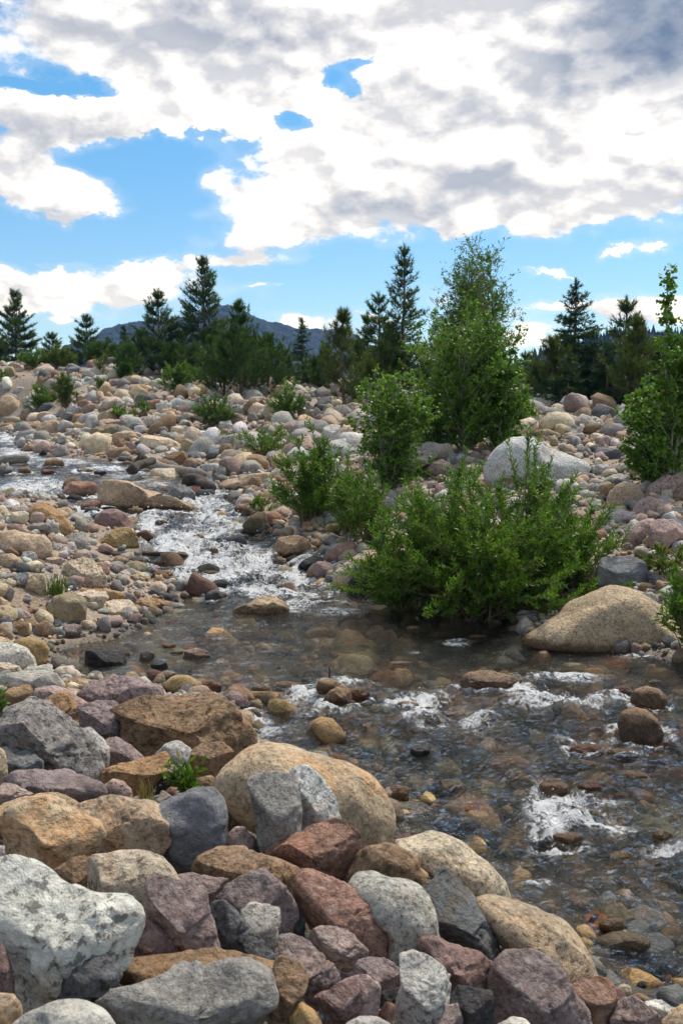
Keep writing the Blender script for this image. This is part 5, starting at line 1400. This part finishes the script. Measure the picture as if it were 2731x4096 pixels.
    X = np.concatenate([X, x2]); Y = np.concatenate([Y, y2]); size = np.concatenate([size, rng.uniform(.13, .40, len(x2)) ])
    cols = np.concatenate([cols, pick_colours(['gold', 'orange', 'brown', 'rust', 'olive', 'dgrey'], [12, 9, 12, 7, 8, 5], len(x2), rng) * .8])
    stones_mesh('rapids_stones', 'wet brown and golden stones breaking the surface of the rapids and riffles', X, Y, size, cols, 21, .30, 2, (.6, .95))
def build_hills():
    def hill(name, label, prof, Y0, front, back, mat, seed, amp):
        rng = np.random.default_rng(seed)
        px, py = np.array(prof, float).T
        nx, ny = 420, 120
        sx = np.linspace(px.min(), px.max(), nx)
        zt = np.array([at(x * K, np.interp(x, px, py) * K, Y0)[2] for x in sx])
        xr = np.array([at(x * K, 900 * K, Y0)[0] for x in sx])
        tt = np.linspace(-1, 1, ny)
        Yg = np.where(tt < 0, Y0 + tt * front, Y0 + tt * back)
        X = xr[None] * (1 + 0 * Yg[:, None]); Y = Yg[:, None] + 0 * X
        prof_t = np.where(tt < 0, 1 - np.abs(tt) ** 1.25, 1 - .8 * tt ** 1.5)
        P = np.stack([X, Y, 0 * X], -1)
        ero = fbm(P * (6.0 / front) + seed, 5, .55)
        Z = zt[None] * prof_t[:, None] + amp * ero * np.abs(tt[:, None]) ** .5 + amp * .25 * fbm(P * (30.0 / front) + seed, 4)
        o = mesh_obj(name, np.stack([X, Y, Z], -1).reshape(-1, 3), grid_faces(ny, nx), mat)
        tag(o, label, None, None, 'structure')
        return X, Y, Z
    m, nt, out = new_mat('forested_mountain')
    g = nd(nt, 'NewGeometry'); co = g.outputs['Position']
    n1 = noise(nt, co, .012, 6, .62).outputs[0]; n2 = noise(nt, vm(nt, 'MULTIPLY', co, (1, 1, .35)), .06, 5, .65).outputs[0]
    sp = nd(nt, 'SeparateXYZ', {0: co})
    rockk = mapr(nt, mth(nt, 'MULTIPLY_ADD', n1, 1.0, mapr(nt, sp.outputs[0], -330, -215, .16, -.10)), .61, .71)
    rc = mixc(nt, mapr(nt, n2, .35, .65), (.06, .045, .045), (.15, .11, .105))
    fc = mixc(nt, mapr(nt, noise(nt, co, .16, 4, .7).outputs[0], .4, .62), (.004, .010, .008), (.012, .022, .014))
    col = mixc(nt, rockk, fc, rc)
    h = mth(nt, 'ADD', mth(nt, 'MULTIPLY', n2, 8.0), noise(nt, co, .12, 4, .7).outputs[0])
    b = nd(nt, 'BsdfPrincipled', {'Base Color': col, 'Roughness': .95, 'Normal': bump(nt, h, 3.0)})
    nt.links.new(b.outputs[0], out.inputs[0])
    A = hill('mountain', 'dark forested mountain with a bare cliff on its left end', [(140, 900), (215, 860), (240, 812), (262, 772), (285, 752), (315, 745), (350, 742), (400, 741), (440, 734), (480, 722), (515, 715), (545, 713), (580, 724), (615, 738), (650, 750), (685, 760), (705, 759), (740, 765), (770, 768), (800, 776), (850, 800), (910, 840), (980, 900)], 1300, 480, 500, m, 3, 16)
    B = hill('forested_hill', 'low wooded hill behind the right hand trees', [(1020, 910), (1120, 880), (1185, 848), (1225, 832), (1270, 818), (1310, 808), (1350, 792), (1385, 780), (1430, 776), (1500, 780), (1568, 784), (1700, 800), (2000, 900)], 420, 190, 200, m, 9, 6)
    # the woods of both hills: small firs, too many to count
    rng = np.random.default_rng(12)
    q = np.array([[math.cos(a), math.sin(a), 0] for a in np.arange(5) / 5 * 2 * np.pi] + [[0, 0, 1.0]]); t = np.array([[i, (i + 1) % 5, 5] for i in range(5)])
    for (X, Y, Z), n, hh, nm, lb, rx in ((A, 5000, 2.4, 'mountain_wood', 'fir wood covering the far mountain', True), (B, 2600, 3.6, 'hill_wood', 'fir wood covering the low hill', False)):
        k = rng.integers(int(X.shape[0] * .12), int(X.shape[0] * .56), n); j = rng.integers(0, X.shape[1], n)
        c = np.stack([X[k, j], Y[k, j], Z[k, j] - .4], 1)
        if rx:
            cliff = (c[:, 0] < -200) & (rng.random(n) < .8); c = c[~cliff]; n = len(c)
            cl = fbm(c * .012, 3) > -.25; c = c[cl]; n = len(c)
        h = hh * rng.uniform(.6, 1.35, n); r = h * rng.uniform(.2, .32, n)
        VV = c[:, None] + q[None] * np.stack([r, r, h], 1)[:, None]
        FF = t[None] + (np.arange(n) * 6)[:, None, None]
        o = mesh_obj(nm, VV.reshape(-1, 3), FF.reshape(-1, 3), FARWOOD, smooth=False, attrs={'tint': ('FLOAT', 'POINT', np.repeat(rng.uniform(0, .6, n), 6))})
        tag(o, lb, None, None, 'stuff')
FARWOOD = leaf_material('distant_fir_needles', (.004, .011, .007), (.014, .028, .014), 0.1)
build_hills()
build_ground()
build_rocks(ROCK_TABLE)
build_water()
build_stones()

# ------------------------------------------------------------------ trees
G1 = 'conifers along the top of the bank'
conifer('pine_tree', 'bushy dark pine standing alone at the far left skyline', G1, 38, 672, 845, 92, 62, 'pine', NEEDLE, 1)
conifer('pine_tree', 'dark pine cut off by the left edge of the photo', G1, -14, 748, 850, 80, 60, 'pine', NEEDLE, 2)
conifer('pine_tree', 'small low pine behind the far left willow shrubs', G1, 122, 770, 850, 52, 64, 'pine', NEEDLE, 3)
conifer('pine_tree', 'thin pointed pine left of the mountain', G1, 204, 727, 850, 74, 60, 'pine', NEEDLE, 4)
conifer('spruce_tree', 'low dark spruce below the mountain cliff', G1, 250, 778, 850, 70, 62, 'spruce', NEEDLE_S, 5)
conifer('spruce_tree', 'slim dark spruce in front of the mountain cliff', G1, 287, 752, 850, 52, 58, 'spruce', NEEDLE_S, 6)
conifer('pine_tree', 'bright green small young pine in front of the mountain cliff', G1, 298, 800, 868, 76, 47, 'young', NEEDLE_Y, 7, clear=.1)
conifer('pine_tree', 'tiny bright green pine seedling on the stony slope', G1, 290, 846, 882, 44, 46, 'young', NEEDLE_Y, 8, clear=.25)
conifer('pine_tree', 'medium dark pine left of the tall pine before the mountain', G1, 369, 673, 880, 112, 50, 'pine', NEEDLE, 9)
conifer('pine_tree', 'tall dark pine standing in front of the mountain', G1, 473, 600, 880, 128, 50, 'pine', NEEDLE, 10, clear=.14)
conifer('pine_tree', 'dark low pine filling the gap left of the tall pine', G1, 425, 760, 880, 90, 52, 'pine', NEEDLE, 11)
conifer('pine_tree', 'full deep green young pine right of the tall pine', G1, 552, 698, 912, 145, 38, 'young', NEEDLE_Y, 12, clear=.10)
conifer('pine_tree', 'lower deep green young pine at the left side of the full one', G1, 512, 770, 900, 120, 39, 'young', NEEDLE_Y, 13, clear=.1)
conifer('pine_tree', 'wide deep green young pine at the right side of the full one', G1, 616, 778, 900, 130, 40, 'young', NEEDLE_Y, 14, clear=.08)
conifer('pine_tree', 'low dark young pine left of the narrow spruce', G1, 655, 815, 895, 80, 43, 'young', NEEDLE, 15)
conifer('spruce_tree', 'narrow solitary spruce before the right slope of the mountain', G1, 694, 734, 885, 62, 46, 'spruce', NEEDLE_S, 16, sparse=.9)
conifer('pine_tree', 'olive green young pine with long leader on the gravel crest', G1, 790, 718, 928, 138, 33, 'young', NEEDLE_O, 17, clear=.08, sparse=.8)
conifer('pine_tree', 'dark rounded young pine behind the olive green one', G1, 745, 800, 905, 90, 42, 'young', NEEDLE_Y, 18)
conifer('pine_tree', 'narrow dark pine left of the tall straight pine', G1, 842, 726, 900, 60, 44, 'pine', NEEDLE, 19)
conifer('pine_tree', 'second tallest dark pine touching the tall straight pine', G1, 872, 680, 900, 120, 42, 'pine', NEEDLE, 20)
conifer('pine_tree', 'tall straight dark pine left of the tall aspen', G1, 928, 573, 915, 118, 38, 'pine', NEEDLE, 21, clear=.1)
conifer('pine_tree', 'olive low pine at the foot of the tall straight pine', G1, 880, 800, 905, 120, 37, 'young', NEEDLE_O, 22)
conifer('pine_tree', 'dark low pine between the tall straight pine and the tall aspen', G1, 970, 800, 910, 110, 40, 'pine', NEEDLE, 23)
conifer('pine_tree', 'tiny distant pine in the gap right of the tall aspen', G1, 1204, 812, 905, 44, 60, 'pine', NEEDLE, 24)
conifer('spruce_tree', 'tall spruce with bare pointed top on the right crest', G1, 1311, 650, 952, 190, 32, 'spruce', NEEDLE_S, 25, full=1.0)
conifer('spruce_tree', 'shorter dark spruce right of the bare topped spruce', G1, 1358, 762, 950, 120, 31, 'spruce', NEEDLE_S, 26)
conifer('pine_tree', 'dark bushy pine left of the bare topped spruce', G1, 1266, 788, 945, 120, 31, 'young', NEEDLE_O, 27)
conifer('pine_tree', 'dark pine with crooked top on the right crest', G1, 1425, 694, 960, 124, 31, 'pine', NEEDLE, 28, clear=.08)
conifer('pine_tree', 'bright tipped bushy pine beside the crooked topped pine', G1, 1456, 738, 965, 130, 29, 'young', NEEDLE_O, 29)
conifer('pine_tree', 'low dark pine at the right edge behind the right aspen', G1, 1560, 800, 970, 130, 30, 'young', NEEDLE, 30)
G5 = 'low conifers filling the tree line'
for i, (x, yt, yb, w, d, st, mt, lb) in enumerate([
    (160, 815, 850, 60, 66, 'young', NEEDLE, 'dark low conifer between the far left shrub and the thin pointed pine'),
    (228, 800, 856, 80, 58, 'young', NEEDLE_Y, 'low green conifer right of the thin pointed pine'),
    (262, 806, 862, 76, 54, 'young', NEEDLE, 'low dark conifer under the mountain cliff'),
    (332, 772, 872, 92, 52, 'young', NEEDLE, 'bushy dark conifer between the bright seedling pine and the medium pine'),
    (398, 800, 884, 96, 48, 'young', NEEDLE_Y, 'low green conifer at the foot of the medium dark pine'),
    (448, 806, 890, 100, 47, 'young', NEEDLE, 'bushy dark conifer at the foot of the tall pine before the mountain'),
    (486, 780, 892, 90, 45, 'young', NEEDLE_Y, 'green conifer squeezed between the tall pine and the full young pine'),
    (584, 785, 905, 110, 42, 'young', NEEDLE, 'dark conifer behind the full deep green young pine'),
    (722, 830, 900, 70, 44, 'young', NEEDLE, 'low dark conifer right of the narrow solitary spruce'),
    (822, 790, 908, 100, 38, 'young', NEEDLE, 'dark bushy conifer behind the right side of the olive pine'),
    (912, 770, 912, 120, 39, 'young', NEEDLE, 'dark bushy conifer under the tall straight pine'),
    (850, 840, 915, 90, 35, 'young', NEEDLE_O, 'low olive conifer on the crest left of the small round aspen'),
    (1000, 780, 920, 110, 38, 'young', NEEDLE, 'dark conifer hidden behind the left side of the tallest willow'),
    (1230, 850, 945, 80, 33, 'young', NEEDLE, 'low dark conifer at the crest right of the tallest willow'),
    (1300, 820, 955, 130, 30, 'spruce', NEEDLE_S, 'broad dark spruce skirt in front of the bare topped spruce'),
    (1392, 800, 958, 110, 30, 'spruce', NEEDLE_S, 'dark spruce between the bare topped spruce and the crooked pine'),
    (1500, 800, 968, 120, 30, 'young', NEEDLE, 'dark conifer behind the low right aspen thicket')]):
    conifer('conifer', lb, G5, x, yt, yb, w, d, st, mt, 200 + i, clear=.03)
G2 = 'aspens and tall willows on the right bank'
broadleaf('willow_tree', 'tallest leafy willow with two airy tops left of the bare topped spruce', G2, 1088, 560, 985, 205, 24.5, LEAF_D, 41, nst=7, leafL=.085, leafW=.024, nleaf=30000, rnd=False,
    prof=[(0, .7), (.2, 1.0), (.5, .9), (.75, .62), (.92, .32), (1, .12)], barkm=BARK_WILLOW)
broadleaf('aspen_tree', 'bright green aspen with pale slim trunk in front of the tallest willow', G2, 1062, 690, 1022, 215, 20.5, LEAF_A, 42, nst=6, leafL=.05, leafW=.048, nleaf=34000,
    prof=[(0, .85), (.2, 1.0), (.45, .95), (.65, .62), (.85, .28), (1, .05)], clear=.06)
broadleaf('aspen_tree', 'leafy young aspen right of the bright aspen trunk', G2, 1140, 785, 1010, 130, 20.5, LEAF_A, 43, nst=3, leafL=.05, leafW=.048, nleaf=15000, clear=.05, prof=[(0, .9), (.3, 1.0), (.7, .7), (1, .1)])
broadleaf('aspen_tree', 'small round aspen bush on the gravel, lowest of the aspens', G2, 898, 868, 1062, 165, 17.5, LEAF_A, 44, nst=6, leafL=.052, leafW=.052, nleaf=12000, clear=.05, prof=[(0, .8), (.35, 1.0), (.7, .8), (1, .15)])
broadleaf('aspen_tree', 'slender aspen with narrow pointed top at the right edge', G2, 1530, 626, 1066, 150, 15.0, LEAF_A, 45, nst=3, leafL=.058, leafW=.055, nleaf=8000, clear=.05,
    prof=[(0, .75), (.15, 1.0), (.4, .9), (.58, .45), (.75, .30), (.92, .18), (1, .04)])
broadleaf('aspen_tree', 'low aspen thicket at the foot of the slender right aspen', G2, 1490, 900, 1066, 150, 15.5, LEAF_A, 46, nst=5, leafL=.058, leafW=.058, nleaf=9500, clear=.03, prof=[(0, .9), (.4, 1.0), (.7, .75), (1, .1)])

# ------------------------------------------------------------------ shrubs and grasses
G3 = 'willow shrubs by the stream'
shrub('willow_shrub', 'biggest dense green willow overhanging the stream on the right', G3, 1115, 1108, 1374, 640, LEAF_W, 51, nst=108, leafL=.070, leafW=.020, per=28, depth=11.6, dens=1.05, flat=.74)
shrub('willow_shrub', 'upright willow standing just behind the biggest willow', G3, 1020, 1062, 1330, 260, LEAF_W, 52, nst=16, leafL=.072, leafW=.020, per=22, depth=12.6, flat=.4)
shrub('willow_shrub', 'thin tall willow with upright shoots before the huge white boulder', G3, 1225, 1010, 1340, 180, LEAF_W, 53, nst=13, leafL=.078, leafW=.021, per=18, depth=12.4, flat=.3, dens=.7)
shrub('willow_shrub', 'small spreading willow over the cream long boulder', G3, 720, 1010, 1160, 215, LEAF_W, 54, nst=46, leafL=.085, leafW=.024, per=22, depth=16.0, flat=.6)
shrub('willow_shrub', 'leafy willow between the biggest willow and the orange patched boulder', G3, 930, 1140, 1345, 270, LEAF_W, 151, nst=40, leafL=.08, leafW=.021, per=22, depth=12.0, flat=.55)
shrub('willow_shrub', 'loose willow leaning from the biggest willow over the dark blue grey boulder', G3, 1300, 1140, 1345, 260, LEAF_W, 152, nst=36, leafL=.08, leafW=.021, per=20, depth=11.8, flat=.55)
shrub('willow_shrub', 'low willow linking the small spreading one to the biggest', G3, 850, 1100, 1185, 150, LEAF_W, 153, nst=30, leafL=.075, leafW=.02, per=18, depth=14.5, flat=.5)
shrub('willow_shrub', 'pale sprawling willow above the small spreading one', G3, 605, 975, 1052, 150, LEAF_W, 55, nst=34, leafL=.08, leafW=.022, per=16, flat=.5)
shrub('willow_shrub', 'leafy willow right of the small spreading one', G3, 800, 1075, 1165, 110, LEAF_W, 56, nst=22, leafL=.08, leafW=.022, per=20, depth=15.0, flat=.5)
shrub('willow_shrub', 'white flecked willow clump at the foot of the dark young pines', G3, 492, 905, 982, 112, LEAF_D, 57, nst=44, leafL=.09, leafW=.03, per=16, flat=.5)
shrub('willow_shrub', 'round airy willow on the far gravel left of the olive pine', G3, 658, 880, 966, 90, LEAF_W, 58, nst=34, leafL=.09, leafW=.03, per=16, flat=.5)
shrub('willow_shrub', 'upright pale willow clump on the far left bank', G3, 150, 866, 942, 56, LEAF_Y, 59, nst=34, leafL=.11, leafW=.035, per=16, flat=.35)
shrub('willow_shrub', 'spreading dark willow clump on the far left bank', G3, 96, 885, 945, 80, LEAF_W, 60, nst=30, leafL=.11, leafW=.035, per=14, flat=.6)
shrub('willow_shrub', 'low willow mat on the far bank above the pink white slab', G3, 278, 932, 966, 84, LEAF_W, 61, nst=30, leafL=.10, leafW=.032, per=14, flat=.5)
shrub('willow_shrub', 'tall green willow below the medium dark pine', G3, 412, 838, 910, 94, LEAF_W, 62, nst=40, leafL=.11, leafW=.035, per=16, flat=.45)
shrub('willow_shrub', 'round yellow green shrub on the left skyline', G3, 134, 795, 850, 84, LEAF_Y, 63, nst=46, leafL=.12, leafW=.04, per=16, flat=.5, depth=54)
shrub('willow_shrub', 'green shrub on the left skyline below the lone pine', G3, 76, 802, 848, 74, LEAF_W, 64, nst=40, leafL=.12, leafW=.04, per=16, flat=.5, depth=55)
shrub('willow_shrub', 'small yellowish sapling in the middle of the stony slope', G3, 228, 866, 905, 26, LEAF_Y, 65, nst=12, leafL=.10, leafW=.035, per=14, flat=.3)
shrub('willow_shrub', 'small green sprig left of the red brown far boulder', G3, 330, 915, 955, 32, LEAF_W, 66, nst=12, leafL=.09, leafW=.03, per=14, flat=.4)
shrub('willow_shrub', 'reddish yellow low shrub below the white flecked willow', G3, 505, 985, 1015, 66, LEAF_Y, 67, nst=20, leafL=.07, leafW=.025, per=12, flat=.5)
shrub('willow_shrub', 'low willow at the right stream edge under the small willow', G3, 600, 1140, 1172, 60, LEAF_W, 68, nst=14, leafL=.07, leafW=.022, per=14, depth=17, flat=.4)
shrub('willow_shrub', 'willow branch reaching in at the right edge by the giant tan boulder', G3, 1580, 1290, 1440, 130, LEAF_W, 69, nst=20, leafL=.085, leafW=.022, per=20, depth=9.4, flat=.5)
shrub('willow_shrub', 'yellowish willow leaves at the right edge above the giant tan boulder', G3, 1530, 1262, 1345, 110, LEAF_Y, 70, nst=16, leafL=.085, leafW=.022, per=16, depth=11.2, flat=.4)
shrub('willow_shrub', 'dark willow under the tall willow beside the huge flat grey boulder', G3, 1000, 930, 1040, 130, LEAF_D, 71, nst=34, leafL=.075, leafW=.03, per=18, depth=20.5, flat=.5)
shrub('willow_shrub', 'low green bushes at the foot of the right crest spruces', G3, 1180, 900, 985, 110, LEAF_A, 72, nst=40, leafL=.07, leafW=.045, per=18, depth=23, flat=.5)
shrub('willow_shrub', 'thin green shoots on the skyline before the dark pines', G3, 232, 812, 850, 50, LEAF_Y, 73, nst=14, leafL=.12, leafW=.03, per=10, depth=50, flat=.3)
shrub('willow_shrub', 'small green leaves at the left edge on the upper far bank', G3, 4, 850, 880, 40, LEAF_W, 74, nst=16, leafL=.1, leafW=.035, per=14, flat=.5)
shrub('small_plant', 'small bright green plant among the near boulders', None, 418, 1768, 1832, 62, LEAF_W, 75, nst=9, leafL=.055, leafW=.017, per=16, dens=1.6, flat=.5, cat='plant')
shrub('small_plant', 'tiny green weed at the left edge above the big speckled boulder', None, 2, 1590, 1640, 26, LEAF_W, 76, nst=6, leafL=.04, leafW=.013, per=12, dens=1.2, flat=.4, cat='plant')
tuft('grass_tuft', 'green grass tuft beside the big olive rounded boulder', None, 128, 1368, 70, 90, GRASSM, 81, 90, wid=.006)
tuft('grass_tuft', 'dry straw grass among boulders left of the small plant', None, 335, 1842, 90, 70, DRYM, 82, 50, wid=.0025)
tuft('grass_tuft', 'dry grass right of the dark blue grey rounded boulder', None, 520, 1880, 95, 70, DRYM, 83, 40, wid=.0022)
tuft('grass_tuft', 'yellow grass on the gravel below the pinkish tan boulder', None, 1385, 1288, 26, 60, DRYM, 84, 80, wid=.004)
tuft('grass_tuft', 'tiny green grass sprout on the sand by the pool', None, 205, 1452, 16, 14, GRASSM, 85, 16, wid=.004)
tuft('grass_tuft', 'green grass blades beside the cream boulder of the far bank', None, 420, 1010, 20, 26, GRASSM, 86, 40, wid=.008)

# ------------------------------------------------------------------ driftwood
WOOD = bark_material('driftwood', (.16, .13, .105), (.33, .285, .235), 26, (.12, 1, 1))
WOODD = bark_material('wet_driftwood', (.035, .028, .022), (.10, .075, .055), 26, (.12, 1, 1))
def dl(x, y): return hit_water(x * K, y * K)
log('driftwood_log', 'grey weathered log lying in the upper stream at the left edge', -40, 1058, 66, 1056, dl(0, 1066), dl(60, 1066), .15, 3, WOOD)
log('driftwood_log', 'long grey driftwood log crossing behind the round cream boulder', 330, 1062, 472, 1090, dl(330, 1080), dl(480, 1105), .12, 5, WOOD)
log('driftwood_log', 'broken root end of driftwood rising left of the round cream boulder', 300, 1082, 352, 1058, dl(305, 1100), dl(340, 1090), .12, 7, WOODD)
log('driftwood_log', 'dark wet log right of the round cream boulder', 430, 1098, 492, 1122, dl(430, 1125), dl(490, 1135), .13, 9, WOODD)
log('driftwood_plank', 'dark rotten plank below the grey brown blocky boulder', 142, 1276, 284, 1272, dl(142, 1290), dl(284, 1287), .10, 11, WOODD, .8, .6, cat='plank')
log('driftwood_plank', 'second dark plank half sunk in the shallows', 226, 1290, 330, 1286, dl(226, 1302), dl(330, 1300), .07, 13, WOODD, .8, .6, cat='plank')
log('driftwood_stick', 'long dark stick pointing at the rapids in the shallows', 330, 1270, 432, 1276, dl(330, 1282), dl(432, 1286), .04, 15, WOODD, .6, 1, cat='stick')
log('driftwood_log', 'dark log piece on the far bank under the white flecked willow', 444, 964, 488, 968, hit_ground(444 * K, 974 * K), hit_ground(488 * K, 976 * K), .13, 17, WOODD)
log('dead_branch', 'dry tangled branch on the skyline before the dark pines', 235, 836, 282, 832, 50, 50, .10, 19, WOOD, .5, cat='branch', lift=.2)
log('dead_twig', 'thin dark twig stranded against the orange patched boulder', 866, 1346, 912, 1322, hit_water(866 * K, 1352 * K) - .3, hit_water(866 * K, 1352 * K) - .1, .012, 23, WOODD, .4, cat='twig')
log('dead_twig', 'forked dry twig at the waterline right of the orange patched boulder', 878, 1350, 936, 1352, hit_water(878 * K, 1356 * K) - .25, hit_water(936 * K, 1358 * K) - .2, .014, 25, WOODD, .4, cat='twig', lift=.06)
log('dead_twig', 'short upright dark twig caught in the little rock pile in midstream', 758, 1562, 755, 1530, hit_water(758 * K, 1570 * K), hit_water(758 * K, 1570 * K) + .02, .012, 27, WOODD, .3, cat='twig')

# ------------------------------------------------------------------ mountain air
def build_haze():
    m, nt, out = new_mat('haze_air')
    v = nd(nt, 'VolumePrincipled', {'Color': (.14, .40, 1.0, 1), 'Absorption Color': (1, 1, 1, 1), 'Density': HAZE, 'Anisotropy': 0.2})
    nt.links.new(v.outputs[0], out.inputs['Volume'])
    x0, x1, y0, y1, z0, z1 = -2600, 2600, -500, 2600, -60, 165
    V = np.array([(x, y, z) for x in (x0, x1) for y in (y0, y1) for z in (z0, z1)], float)
    F = np.array([[0, 1, 3, 2], [4, 6, 7, 5], [0, 4, 5, 1], [2, 3, 7, 6], [0, 2, 6, 4], [1, 5, 7, 3]])
    o = mesh_obj('haze', V, F, m, smooth=False)
    tag(o, 'thin blue mountain air between the bank and the far slopes', None, None, 'stuff')
HAZE = 0.00018
build_haze()
